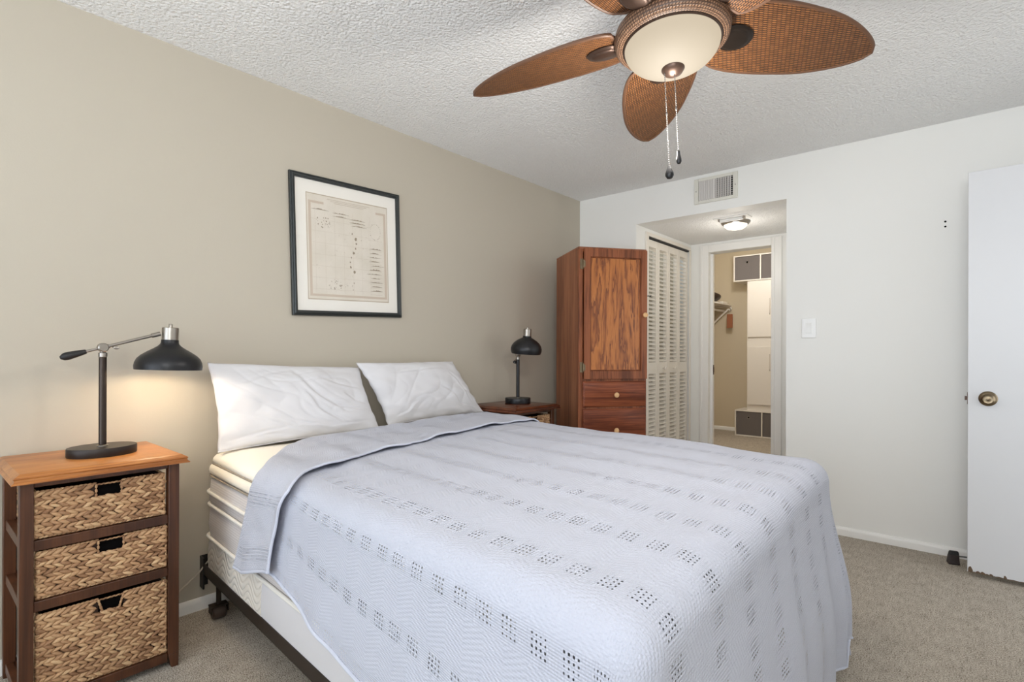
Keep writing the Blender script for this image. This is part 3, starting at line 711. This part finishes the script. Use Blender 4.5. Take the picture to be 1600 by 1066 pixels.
# mattress
mt = bedthing('mattress', 'thick white pillow-top mattress on the box spring', 'mattress')
lat = NT('grey_lattice_ticking'); v = lat.obj(); tc = lat.n('TexCoord'); sep = lat.n('SeparateXYZ', {0: tc.outputs['Object']})
d1_ = lat.math('SINE', lat.math('MULTIPLY', lat.math('ADD', sep.outputs[0], sep.outputs[2]), 330.0)); d2_ = lat.math('SINE', lat.math('MULTIPLY', lat.math('SUBTRACT', sep.outputs[0], sep.outputs[2]), 330.0))
g = lat.math('MULTIPLY', d1_, d2_)
lat.set(Base_Color=lat.ramp(g, [(.2, srgb(206, 200, 198)), (.8, srgb(226, 222, 220))]), Roughness=.8, Normal=lat.bump(g, .25, .002)); M['lattice'] = lat.m
M['creamfab'] = paint('cream_knit_fabric', srgb(244, 236, 220), .8, .2)
M['sheet'] = paint('white_mattress_top', srgb(246, 240, 228), .8, .25)
M['piping'] = plain('white_piping', srgb(238, 234, 226), .7)
loft([RR(.02, .340), RR(.004, .346), RR(-.002, .40), RR(.004, .470), RR(.010, .482), RR(.000, .500), RR(.002, .545), RR(.006, .59), RR(.016, .606), RR(.04, .610)], True, True).build('side_panel', M['lattice'], mt, recalc=True)
for z, i_ in ((.347, -.004), (.484, -.001), (.536, -.003)):
    MB().tube([(p[0], p[1], z) for p in rrect(i_, LB-i_, HB-i_, .07)], .0065, 8, closed=True).build('piping', M['piping'], mt)
loft([RR(.03, .607), RR(.010, .609), RR(.000, .618), RR(-.002, .630), RR(.002, .644), RR(.010, .653), RR(.022, .656)], True, True).build('lower_roll', M['creamfab'], mt, recalc=True)
tops = [RR(.03, .652), RR(.024, .655), RR(.016, .658), RR(.012, .668), RR(.014, .678), RR(.024, .689), RR(.05, .700), RR(.10, .710), RR(.18, .716), RR(.30, .720), RR(.45, .722), RR(.60, .723), RR(.72, .723)]
loft(tops, True, True).build('pillow_top', M['sheet'], mt, recalc=True)
MB().tube([(p[0], p[1], .656) for p in rrect(.012, LB-.012, HB-.012, .06)], .0035, 8, closed=True).build('piping', plain('grey_seam_cord', srgb(150, 140, 126), .8), mt)
MB().tube([(p[0], p[1], .606) for p in rrect(.003, LB-.003, HB-.003, .07)], .0038, 8, closed=True).build('piping', bpy.data.materials['grey_seam_cord'], mt)

# coverlet : openwork cotton weave
cv = NT('openwork_cotton'); uvn = cv.n('UVMap'); sp = cv.n('SeparateXYZ', {0: uvn.outputs[0]}); U, V = sp.outputs[0], sp.outputs[1]
def fr_(x, k, off=0.0): return cv.math('FRACT', cv.math('ADD', cv.math('MULTIPLY', x, k), off))
SP = .195
vs_ = fr_(V, 1/SP, .5+.645/SP)                       # 0..1 across one stripe period, stripe centred at .5
vd = cv.math('MULTIPLY', cv.math('ABSOLUTE', cv.math('SUBTRACT', vs_, .5)), SP)   # metres from stripe centre
instripe = cv.math('LESS_THAN', vd, .024)
BP = .069
inblock = cv.math('LESS_THAN', cv.math('ABSOLUTE', cv.math('SUBTRACT', fr_(U, 1/BP), .5)), .30)
hp_ = .0102
hu = cv.math('ABSOLUTE', cv.math('SUBTRACT', fr_(U, 1/hp_), .5)); hv = cv.math('ABSOLUTE', cv.math('SUBTRACT', fr_(V, 1/.0118), .5))
nz = cv.noise(uvn.outputs[0], 42, 2)
lim = cv.math('MULTIPLY', cv.math('ADD', nz, .02), .315)
hole = cv.math('MULTIPLY', cv.math('LESS_THAN', hu, lim), cv.math('LESS_THAN', hv, cv.math('MULTIPLY', lim, 1.15)))
holemask = cv.math('MULTIPLY', hole, cv.math('MULTIPLY', instripe, inblock))
# herringbone relief between the stripes
zig = cv.math('PINGPONG', U, .055)
chev = cv.math('SINE', cv.math('MULTIPLY', cv.math('ADD', V, cv.math('MULTIPLY', zig, .55)), 520.0))
rib = cv.math('SINE', cv.math('MULTIPLY', V, 1050.0)); rib2 = cv.math('SINE', cv.math('MULTIPLY', U, 900.0))
fine = cv.noise(uvn.outputs[0], 420, 2)
lowmask = cv.math('LESS_THAN', vd, .034)
hgt = cv.math('ADD', cv.math('MULTIPLY', chev, cv.math('MULTIPLY', cv.math('SUBTRACT', 1.0, lowmask), .20)), cv.math('ADD', cv.math('MULTIPLY', cv.math('ADD', rib, rib2), cv.math('ADD', .10, cv.math('MULTIPLY', lowmask, .12))), cv.math('MULTIPLY', fine, .7)))
cv.set(Base_Color=(*srgb(193, 196, 209), 1), Roughness=.85, Specular_IOR_Level=.15, Normal=cv.bump(hgt, .52, .004), Sheen_Weight=.1, Alpha=cv.math('SUBTRACT', 1.0, cv.math('MULTIPLY', holemask, .96)))
M['coverlet'] = cv.m
CT = .745; CB = .775; CL = 2.10; SHR = .085
def top_z(s, t):
    e = max(abs(t)-.45, 0)/.33
    z = CT - .016*min(1, e)**2 - .006*sstep(1.7, 2.1, s) + .018*t/.7
    z += .006*noise.noise(Vector((s*3.1, t*3.1, .3))) + .004*noise.noise(Vector((s*7, t*7, 4)))
    z += .004*noise.noise(Vector((s*3+t*14, t*5-s*2, 9)))
    return z
def cloth(s, t, lift=0.0):
    """cloth coordinate -> bed-local point; s beyond CL and |t| beyond CB hang down"""
    dx = max(0, s-(CL-SHR)); dy = max(0, abs(t)-(CB-SHR)); sg = 1 if t >= 0 else -1
    rr = math.hypot(dx, dy)
    if rr < 1e-6:
        return Vector((s-.09*t*sstep(.8, 2.0, s), t, top_z(s, t)+lift))
    nx, ny = dx/rr, sg*dy/rr
    corner = 2*min(dx, dy)/rr if rr else 0; corner = min(1, corner)
    bx, by = min(s, CL-SHR), sg*min(abs(t), CB-SHR)
    zt = top_z(bx, by)
    a90 = SHR*pi/2
    if rr < a90:
        a = rr/SHR; out = SHR*sin(a); dn = SHR*.92*(1-cos(a)); nrm_o, nrm_z = sin(a), cos(a)
    else:
        q = rr-a90; out = SHR; dn = SHR*.92+q; nrm_o, nrm_z = 1, 0
        p = sstep(0, .45, q)
        foot = abs(nx); side = abs(ny)
        fl = foot*.045+side*(.018 if sg > 0 else .035)+corner*(.035 if sg > 0 else .06)
        out += fl*p*1.0
        k = (s if side > foot else t)
        wav = sin(k*17+1.3)*.5+sin(k*29+.4)*.35+noise.noise(Vector((k*9, q*1.5, 2.0)))*.7
        if corner > .05 and foot < .985 and side < .985:
            an = math.atan2(dy, dx); wav = lerp(wav, sin(an*9+.4)*1.5, min(1, corner*1.6))
        out += wav*.016*sstep(.05, .5, q)
        dn -= .02*corner*p
    z = zt-dn+lift*nrm_z
    out += lift*nrm_o
    px_, py_ = bx+nx*out, by+ny*out
    return Vector((px_-.09*py_*sstep(.8, 2.0, px_), py_, z))
def drop_len(s, t): pass
SF = [(-.80, .615), (-.74, .60), (-.67, .50), (-.56, .37), (-.45, .275), (-.2, .235), (.4, .19), (.8, .16)]
SHM = [(-1.3, .93), (-.95, .94), (-.85, .93), (-.80, .92), (-.66, .835), (-.30, .705), (.05, .655), (.55, .585), (.9, .575)]
cov = bedthing('coverlet', 'white openwork woven coverlet spread over the bed', 'coverlet')
tA = -(CB+.43-.085+SHR*pi/2); tB = CB+.62
FD = .765
def cov_main(u, v):
    t = lerp(tA, tB, v); s0 = interp(max(-.80, min(.8, t)), SF)+.03
    if t < -.80: s0 = .66
    s1 = CL-SHR+FD
    s = lerp(s0, s1, u)
    # hem of the near side rises towards the head and is cut rounded at the foot corner
    tt = t
    if t < -(CB-SHR):
        dmax = lerp(.36, .455, sstep(.8, 1.4, s))+.12*sstep(1.5, 2.0, s)
        f = (abs(t)-(CB-SHR))/(abs(tA)-(CB-SHR)); tt = -(CB-SHR)-f*(dmax)
    elif t > CB-SHR:
        f = (t-(CB-SHR))/(tB-(CB-SHR)); tt = CB-SHR+f*(.44+.27*sstep(1.5, 2.0, s))
    dx = max(0, s-(CL-SHR)); dy = max(0, abs(tt)-(CB-SHR))
    if dx > 0 and dy > 0:
        rr = math.hypot(dx, dy); lim_ = .735
        # square corner of the cloth is pulled into a hanging point no longer than lim_
        if rr > .40:
            k = rr if rr < .60 else .60+(rr-.60)*.45
            k = min(k, .92); dx *= k/rr; dy *= k/rr; s = CL-SHR+dx; tt = math.copysign(CB-SHR+dy, tt)
    p = cloth(s, tt)
    if p.z < .012: p.z = .012+.004*noise.noise(p*9)
    return p
NU, NV = 210, 190
def cuv(u, v):
    t = lerp(tA, tB, v); s0 = interp(max(-.80, min(.8, t)), SF)+.03
    if t < -.80: s0 = .66
    return (lerp(s0, CL-SHR+FD, u), t)
mb = MB().grid(cov_main, NU, NV, cuv)
o = mb.build('main_cover', M['coverlet'], cov, smooth=180)
# folded-back top edge
def flap_pt(u, v):
    t = lerp(-(CB-SHR+.41), CB+.10, v); tc_ = max(-.80, min(.8, t))
    s0 = interp(tc_, SF); s1 = interp(t, SHM)+.014*noise.noise(Vector((t*7, 0, 1)))+.006*sin(t*21)
    if t < -.80: s0 = .615-.01*sin((abs(t)-.8)*9); s1 -= .02*sin((abs(t)-.8)*14); s0 -= .33*(abs(t)-.8); s1 -= .33*(abs(t)-.8)
    if u < .06:      # rolled fold
        a = u/.06*pi; l = .009*(1-cos(a)); s = s0+.03-.03*sin(a)
    else:
        k = (u-.06)/.94; s = lerp(s0+.03, s1, k)
        l = .018+.006*noise.noise(Vector((s*9, t*9, 7)))+.010*sstep(.85, 1, k)*(.5+.5*sin(t*19+1.0))*sstep(.8, .3, abs(t)) - .009*sstep(.75, 1, k)*sstep(-.62, -.3, t)
        if t < -.62: l += .010*sstep(.8, 1, k)*sstep(-.62, -.8, t)
    tt = t
    if t < -(CB-SHR):
        k = (s-.6)/.35; tt = -(CB-SHR)-(abs(t)-(CB-SHR))*(1-.26*max(0, min(1.1, k)))
    return cloth(s, tt, l)
def fuv(u, v):
    t = lerp(-(CB-SHR+.41), CB+.10, v); return (-.5+u*.5, t)
o = MB().grid(flap_pt, 60, 170, fuv).build('folded_flap', M['coverlet'], cov, smooth=180)
sm = o.modifiers.new('thick', 'SOLIDIFY'); sm.thickness = .004; sm.offset = 1
hp = [flap_pt(1, j/170) for j in range(171)]
MB().tube(hp, .0045, 8).build('hem', plain('white_hem', srgb(200, 204, 218), .85), cov)
hp = [flap_pt(u/20, 0) for u in range(1, 21)]
MB().tube(hp, .006, 8).build('hem', bpy.data.materials['white_hem'], cov)
hp = [cov_main(u/80, 0) for u in range(0, 81)]
MB().tube(hp, .005, 8).build('hem', bpy.data.materials['white_hem'], cov)
hp = [cov_main(1, v/120) for v in range(0, 121)]
MB().tube(hp, .004, 8).build('hem', bpy.data.materials['white_hem'], cov)

# pillows, given by the four corners of the slip (bed-side bottom edge, wall-side top edge)
PC = NT('white_pillowcase'); v = PC.obj(); PC.set(Base_Color=(*srgb(216, 215, 218), 1), Roughness=.8, Specular_IOR_Level=.2, Normal=PC.bump(PC.noise(v, 420, 2), .12, .002), Sheen_Weight=.1); M['pillow'] = PC.m
def pillow(label, BL, BR, TR, TL, thick, seed, creases, folds=()):
    BL, BR, TR, TL = map(Vector, (BL, BR, TR, TL)); ctr = (BL+BR+TR+TL)/4
    t = thing('pillow', label, 'pillow', ctr)
    nrm = ((BR-BL).cross(TL-BL)).normalized()
    if nrm.x < 0: nrm = -nrm
    nu, nv = 110, 84
    def base(u, v): return BL.lerp(BR, u).lerp(TL.lerp(TR, u), v)
    def surf(u, v, side):
        # edges bow inwards a little, corners stay out
        uu = u; vv = v
        p = base(uu, vv)
        cu, cv_ = (.5-u), (.5-v)
        w = (BR-BL)*.5; h = (TL-BL)*.5
        p += (TL-BL)*(.020*sin(pi*u)*(1 if v < .5 else -1)*abs(2*v-1)**3)*(.6 if v > .5 else 1)
        p += (BR-BL)*(.022*sin(pi*v)*(1 if u < .5 else -1)*abs(2*u-1)**3)
        prof_ = (max(0, 1-abs(2*u-1)**2.6)*max(0, 1-abs(2*v-1)**2.6))**.55
        d = thick*prof_*(1 if side > 0 else .55)
        wr_ = .0
        q = Vector((u*3.2+seed, v*2.6, seed*.7))
        wr_ += .016*noise.noise(q)+.008*noise.noise(q*2.3)
        n2 = noise.noise(Vector((u*2+seed, v*2, 5)))
        wr_ += (.0055 if creases > 0 else .003)*(1-abs(sin((u*4+v*4*creases+n2*2.4)*pi)))**3*prof_*-1
        wr_ += .0045*(1-abs(noise.noise(Vector((u*4+v*2.6*creases+seed, (v-u*.6)*1.6, 3)))*2.2))**4*-1*prof_
        for (ua, va, ub, vb, dep, wd) in folds:
            L2 = (ub-ua)**2+(vb-va)**2; k = ((u-ua)*(ub-ua)+(v-va)*(vb-va))/L2
            kk = min(1, max(0, k)); cx_, cy_ = ua+(ub-ua)*kk, va+(vb-va)*kk
            cx_ += .02*sin(kk*6+seed)
            sd = ((u-cx_)*(vb-va)-(v-cy_)*(ub-ua))/math.sqrt(L2); en = math.hypot(u-ua-(ub-ua)*k, v-va-(vb-va)*k) if 0 <= k <= 1 else math.hypot(u-cx_, v-cy_)
            sd = math.copysign(max(abs(sd), en if not 0 <= k <= 1 else 0), sd)
            wr_ += dep*(math.exp(-((sd-wd*.9)/wd)**2)*.8-math.exp(-(sd/wd)**2))*sin(pi*min(1, max(0, kk*.9+.05)))**.5
        e = min(u, 1-u, v, 1-v)
        d += wr_*sstep(0, .12, e)
        # gathered edges
        gz = sstep(.14, 0, e)*.012*noise.noise(Vector((u*9, v*9, seed)))
        return p+nrm*(side*d+gz)
    mb = MB()
    mb.grid(lambda u, v: surf(u, v, 1)-ctr, nu, nv)
    mb.grid(lambda u, v: surf(1-u, v, -1)-ctr, nu, nv)
    body = mb.build('pillow_body', M['pillow'], t, smooth=180)
    import bmesh
    bm = bmesh.new(); bm.from_mesh(body.data); bmesh.ops.remove_doubles(bm, verts=bm.verts, dist=.0012); bmesh.ops.recalc_face_normals(bm, faces=bm.faces); bm.to_mesh(body.data); bm.free()
    ed = MB()
    path = [surf(k/30, 0, 1) for k in range(31)]
    ed.tube([p-ctr for p in path], .0035, 6); ed.build('hem', M['pillow'], t)
    return t
pillow('wide rumpled white pillow leaning on the wall beside the lit lamp', (.175, -2.985, .712), (.235, -2.22, .738), (.075, -2.235, 1.052), (.085, -2.995, 1.088), .075, 1.7, 1, ((.46, .88, .74, .30, .011, .022), (.50, .60, .72, .12, .009, .018), (.62, .80, .93, .62, .008, .022), (.70, .38, .95, .30, .008, .016), (.30, .30, .62, .12, .006, .02), (.05, .10, .40, .18, .005, .02), (.15, .75, .45, .92, .005, .02), (.78, .55, .97, .36, .007, .016)))
pillow('smoother white pillow leaning on the wall on the far side of the bed', (.195, -2.135, .744), (.165, -1.365, .744), (.075, -1.555, 1.076), (.100, -2.272, 1.078), .072, 6.2, -.6, ((.62, .50, .80, .10, .007, .02), (.80, .75, .92, .15, .007, .018), (.70, .20, .95, .08, .006, .015), (.10, .12, .30, .30, .006, .018), (.86, .45, .97, .10, .006, .014), (.25, .80, .70, .85, .004, .02)))

# cord of the lit lamp
tag(MB().tube([(.03, -3.17, .03), (.035, -3.14, .06), (.035, -3.09, .112), (.035, -3.045, .145), (.04, -3.01, .175), (.048, -2.99, .205), (.055, -2.975, .225)], .0032, 8).build('power_cord', M['cord']), 'thin pale power cord running between the left nightstand and the bed frame', 'cord')

# ------------------------------------------------------------------ ceiling fan
FX, FY, FZ = 1.880, -2.330, 2.108
fan = thing('ceiling_fan', 'five blade palm leaf ceiling fan with lit glass bowl', 'ceiling fan', (FX, FY, H))
tiltm = Matrix.Rotation(R(-4.2), 4, 'Y') @ Matrix.Rotation(R(-2.7), 4, 'X')
fan.rotation_euler = tiltm.to_euler()
ZB = FZ-H+.012     # blade plane, fan local
fan.location = Vector((FX, FY, H+.012+FZ-H-ZB)) - (tiltm.to_3x3() @ Vector((0, 0, ZB)) - Vector((0, 0, ZB)))
MB().lathe([(0, -.002), (.070, -.002), (.072, -.02), (.060, -.05), (.030, -.066), (0, -.068)], 40).build('canopy', M['bronze'], fan, recalc=True)
MB().lathe([(.013, -.06), (.013, ZB+.16)], 20).build('downrod', M['bronze'], fan)
MB().lathe([(0, ZB+.17), (.05, ZB+.165), (.105, ZB+.145), (.128, ZB+.11), (.130, ZB+.07), (.118, ZB+.045), (.10, ZB+.02), (.10, ZB-.012), (0, ZB-.014)], 56).build('motor_housing', M['bronze'], fan, recalc=True)
RO = .172; zr = ZB+.004
ring = [(.105, zr+.010), (.130, zr+.014), (.152, zr+.008), (.167, zr-.006), (RO, zr-.024), (.168, zr-.040), (.158, zr-.051), (.147, zr-.053), (.142, zr-.046)]
rg = MB().lathe(ring, 96, cap=False); rg.build('wicker_ring', M['wicker'], fan)
MB().lathe([(.139, zr-.044), (.143, zr-.050), (.146, zr-.054), (.142, zr-.058), (.138, zr-.054)], 80, cap=False).build('ring_trim', M['bronze'], fan)
bowl = [(.141*cos(a), zr-.052-.078*sin(a)) for a in [R(x) for x in range(0, 91, 6)]]
MB().lathe(bowl, 72, cap=False).build('glass_bowl', M['bowl'], fan)['label'] = 'frosted cream glass bowl, lit'
zf = zr-.130
MB().lathe([(0, zf+.004), (.034, zf+.004), (.034, zf), (.026, zf-.012), (.012, zf-.020), (.006, zf-.022), (0, zf-.022)], 40).build('finial', M['bronze'], fan, recalc=True)
BR_ = .695; TH = R(194.5)
def blade_w(u): return .118*min(1, (sin(pi*min(1, max(0, u))**.80))**.62) if u < 1 else 0
for k in range(5):
    a = TH-k*2*pi/5
    r0, r1 = .150, BR_
    N = 40
    up_, lo_ = [], []
    cx = [(r0+(r1-r0)*(i/N)) for i in range(N+1)]
    def hwid(i):
        u = i/N
        return .034*(1-u)**2*(1 if u < .5 else 0)*4*(.5-min(u, .5))**1 + .120*(max(0, sin(pi*(u**.82)))**.60)
    mbb = MB(); mm = 14
    def bp(u, v, zo):
        x = lerp(r0, r1, u); w_ = hwid(u*N); y = w_*(2*v-1)
        cup = -.014*(2*v-1)**2*0 - .010*u*u
        return Vector((x, y, cup+zo))
    mbb.grid(lambda u, v: bp(u, v, .004), N, mm); mbb.grid(lambda u, v: bp(u, 1-v, -.003), N, mm)
    bo = mbb.build('blade', M['rattan'], fan, smooth=50)
    bo.matrix_parent_inverse = Matrix()
    bo.location = (0, 0, ZB); bo.rotation_mode = 'XYZ'
    bo.rotation_euler = (Matrix.Rotation(a, 3, 'Z') @ Matrix.Rotation(R(-13), 3, 'X')).to_euler()
    ed = MB(); loop = [bp(i/N, 0, .0005) for i in range(N+1)]+[bp(1-i/N, 1, .0005) for i in range(1, N)]
    ed.tube(loop, .0062, 8, closed=True); ed.build('blade_edge', M['bladeedge'], bo)
    md = MB().lathe([(0, .0), (.058, .0), (.060, -.004), (.054, -.010), (.047, -.011), (.044, -.014), (.036, -.016), (0, -.017)], 40, (.205, 0, -.003), sx=1.05, sy=.78)
    md.box(.09, -.018, -.012, .19, .018, -.004); md.build('blade_iron', M['darkmed'] if k == 2 else M['bronze'], bo, recalc=True)
def chain(x, y, z0, z1, kind):
    cm = MB(); n = int((z0-z1)/.0055)
    for i in range(n): cm.blob((x, y, z0-(i+.5)*.0055), Vector((.0019, 0, 0)), Vector((0, .0019, 0)), Vector((0, 0, .0024)), 6, 4)
    cm.blob((x, y, lerp(z0, z1, .45)), Vector((.003, 0, 0)), Vector((0, .003, 0)), Vector((0, 0, .006)), 8, 6)
    c_ = cm.build('pull_chain', M['chain'], fan, smooth=60)
    prof_ = [(0, .004), (.004, .003), (.006, -.004), (.012, -.020), (.0125, -.027), (.008, -.035), (0, -.037)] if kind else [(0, .004), (.0045, .002), (.005, -.010), (.0075, -.022), (.0078, -.030), (.005, -.036), (0, -.037)]
    MB().lathe(prof_, 24, (x, y, z1)).build('fob', M['black'], c_, recalc=True)
chain(-.019, -.018, zf-.006, 1.690-H, 1); chain(.006, -.004, zf-.02, 1.733-H, 0)
point('fan_bulb', (FX, FY, 1.80), 15, (1, .95, .88), .09)

# ------------------------------------------------------------------ alcove ceiling light and register
cl = thing('ceiling_light', 'small round lit flush ceiling light in the alcove', 'ceiling light', (1.165, .43, AZ))
MB().lathe([(0, 0), (.105, 0), (.108, -.006), (.100, -.018), (.090, -.024)], 48).build('rim', M['steel'], cl, recalc=True)
MB().lathe([(.088, -.016), (.082, -.034), (.062, -.052), (.03, -.060), (0, -.062)], 48).build('diffuser', M['dome'], cl, recalc=True)
point('alcove_bulb', (1.165, .43, AZ-.26), 2.4, (1, .95, .87), .06)
rgx = thing('ceiling_register', 'white rectangular ceiling register just in front of the alcove light', 'vent', (1.19, .285, AZ))
B(-.125, -.062, -.006, .125, .062, 0).build('plate', M['trim'], rgx, bevel=.002)
MB().tube([(-.085, -.02, -.017), (.085, -.02, -.017)], .012, 16).build('damper_roll', M['trim'], rgx)
for x in (-.095, .085): B(x, -.04, -.022, x+.01, .0, -.005).build('bracket', M['steel'], rgx, smooth=0)

# ------------------------------------------------------------------ closet storage
def cube_shelf(label, loc, w, d, h, nd):
    t = thing('cube_shelf', label, 'shelf unit', loc); th = .016; mb = M['melamine']
    B(0, 0, 0, w, d, th).build('bottom_board', mb, t, bevel=.001); B(0, 0, h-th, w, d, h).build('top_board', mb, t, bevel=.001)
    for x in [i*(w-th)/nd for i in range(nd+1)]: B(x, 0, th, x+th, d, h-th).build('divider' if 0 < x < w-th-.01 else 'side_board', mb, t, bevel=.001)
    B(th, d-.006, th, w-th, d, h-th).build('back_board', mb, t, smooth=0)
    return t
def bin_(label, loc, w, d, h):
    t = thing('storage_bin', label, 'bin', loc)
    m_ = MB(); hz, hx, r = h*.76, w*.5, .012
    B(0, 0, 0, w, .006, h).build('front_panel', M['gray_bin'], t, bevel=.002)
    bb = MB(); bb.box(0, .006, 0, .005, d, h); bb.box(w-.005, .006, 0, w, d, h); bb.box(0, d-.005, 0, w, d, h); bb.box(.005, .006, 0, w-.005, d, .005); bb.build('box_sides', M['gray_bin'], t, smooth=0)
    MB().lathe([(0, .0015), (r, .0015), (r, 0)], 20, (hx, 0, hz), M=RX).build('finger_hole', M['dark'], t, smooth=0, recalc=True)
    MB().lathe([(r, 0), (r+.003, .002), (r+.006, 0)], 24, (hx, 0, hz), M=RX, cap=False).build('grommet', M['steel'], t)
    return t
CY0 = 3.69
cube_shelf('white cube shelf on the closet floor holding grey bins', (.09, CY0, 0), 1.04, .40, .352, 3)
for i, s in enumerate(('left grey fabric bin in the floor cube shelf', 'grey fabric bin beside the left one in the floor cube shelf', 'third grey bin of the floor cube shelf, hidden by the casing')):
    if i < 2: bin_(s, (.09+.018+i*.3413, CY0+.012, .0165), .320, .36, .315)
sc_ = thing('storage_cabinet', 'tall white two door cabinet standing on the floor cube shelf', 'cabinet', (.245, CY0, .352))
cab = MB(); cab.box(0, .02, 0, .70, .40, 1.756)
cab.build('carcass', M['melamine'], sc_, smooth=0)
for z0, z1 in ((.995, 1.745), (.085, .86)):
    dd = B(.016, 0, z0, .345, .018, z1).build('door', M['melamine'], sc_, bevel=.002)
    MB().tube([(.292, -.0, z0+.30 if z0 > .9 else z1-.10), (.292, -.02, z0+.31 if z0 > .9 else z1-.11), (.292, -.02, z0+.50 if z0 > .9 else z1-.30), (.292, 0, z0+.51 if z0 > .9 else z1-.31)], .005, 8).build('handle', M['melamine'], dd)
    B(.349, 0, z0, .684, .018, z1).build('door', M['melamine'], sc_, bevel=.002)
cube_shelf('white cube shelf on top of the tall closet cabinet with grey bins', (.068, CY0, 2.109), 1.04, .40, .352, 3)
for i, s in enumerate(('left grey fabric bin in the high cube shelf', 'grey fabric bin beside the left one in the high cube shelf')):
    bin_(s, (.068+.018+i*.3413, CY0+.012, 2.1255), .320, .36, .315)
# hanging shelf on the closet's left wall
cs_ = thing('closet_shelf', 'cream wall shelf with a bracket and rod in the closet', 'shelf', (-.50, 0, 0))
B(.0, 2.3, 1.815, .40, 4.11, 1.835).build('shelf_board', M['melamine'], cs_, bevel=.002)
bk_ = MB()
for y in (4.06, 2.9):
    bk_ = MB(); bk_.tube([(.002, y, 1.42), (.37, y, 1.765)], .012, 8); bk_.tube([(.004, y, 1.40), (.004, y, 1.81)], .010, 8); bk_.tube([(.0, y, 1.805), (.39, y, 1.805)], .009, 8); bk_.tube([(.37, y, 1.765), (.40, y, 1.75), (.415, y, 1.77), (.405, y, 1.80)], .010, 8)
    bk_.build('bracket', M['melamine'], cs_)
MB().tube([(.30, 2.3, 1.742), (.30, 4.10, 1.742)], .016, 12).build('hanging_rod', M['melamine'], cs_)
bg = MB(); rb = random.Random(5)
def bagf(u, v):
    a = 2*pi*u; ph_ = pi*v; rr = 1+.18*noise.noise(Vector((cos(a)*1.5, sin(a)*1.5, v*3)))
    return Vector((.16*cos(a)*sin(ph_)*rr, .30*sin(a)*sin(ph_)*rr, .075-.075*cos(ph_)*(1+.25*noise.noise(Vector((cos(a)*2, sin(a)*2, 8))))))
bg.grid(bagf, 40, 20); tag(bg.build('handbag', M['bag'], None, smooth=180, loc=(-.27, 3.60, 1.845)), 'dark brown slouched bag lying on the closet shelf', 'bag')
B(-.06, -.1, 0, .06, .1, .035).build('folded_cloth', M['sheet'], None, bevel=.01, seg=3, loc=(-.20, 3.98, 1.836)); tag(bpy.data.objects['folded_cloth'], 'pale folded cloth on the closet shelf beside the dark bag', 'cloth')
ht = thing('hang_tag', 'reddish brown wooden block hanging from the closet bracket hook', 'tag', (-.085, 4.0, 1.49))
B(-.04, -.008, 0, .04, .008, .20).build('block', M['rustwood'], ht, bevel=.003)
MB().tube([(0, 0, .20), (0, 0, .25), (0, .03, .275), (0, .06, .262)], .003, 8).build('hook', M['steel'], ht)
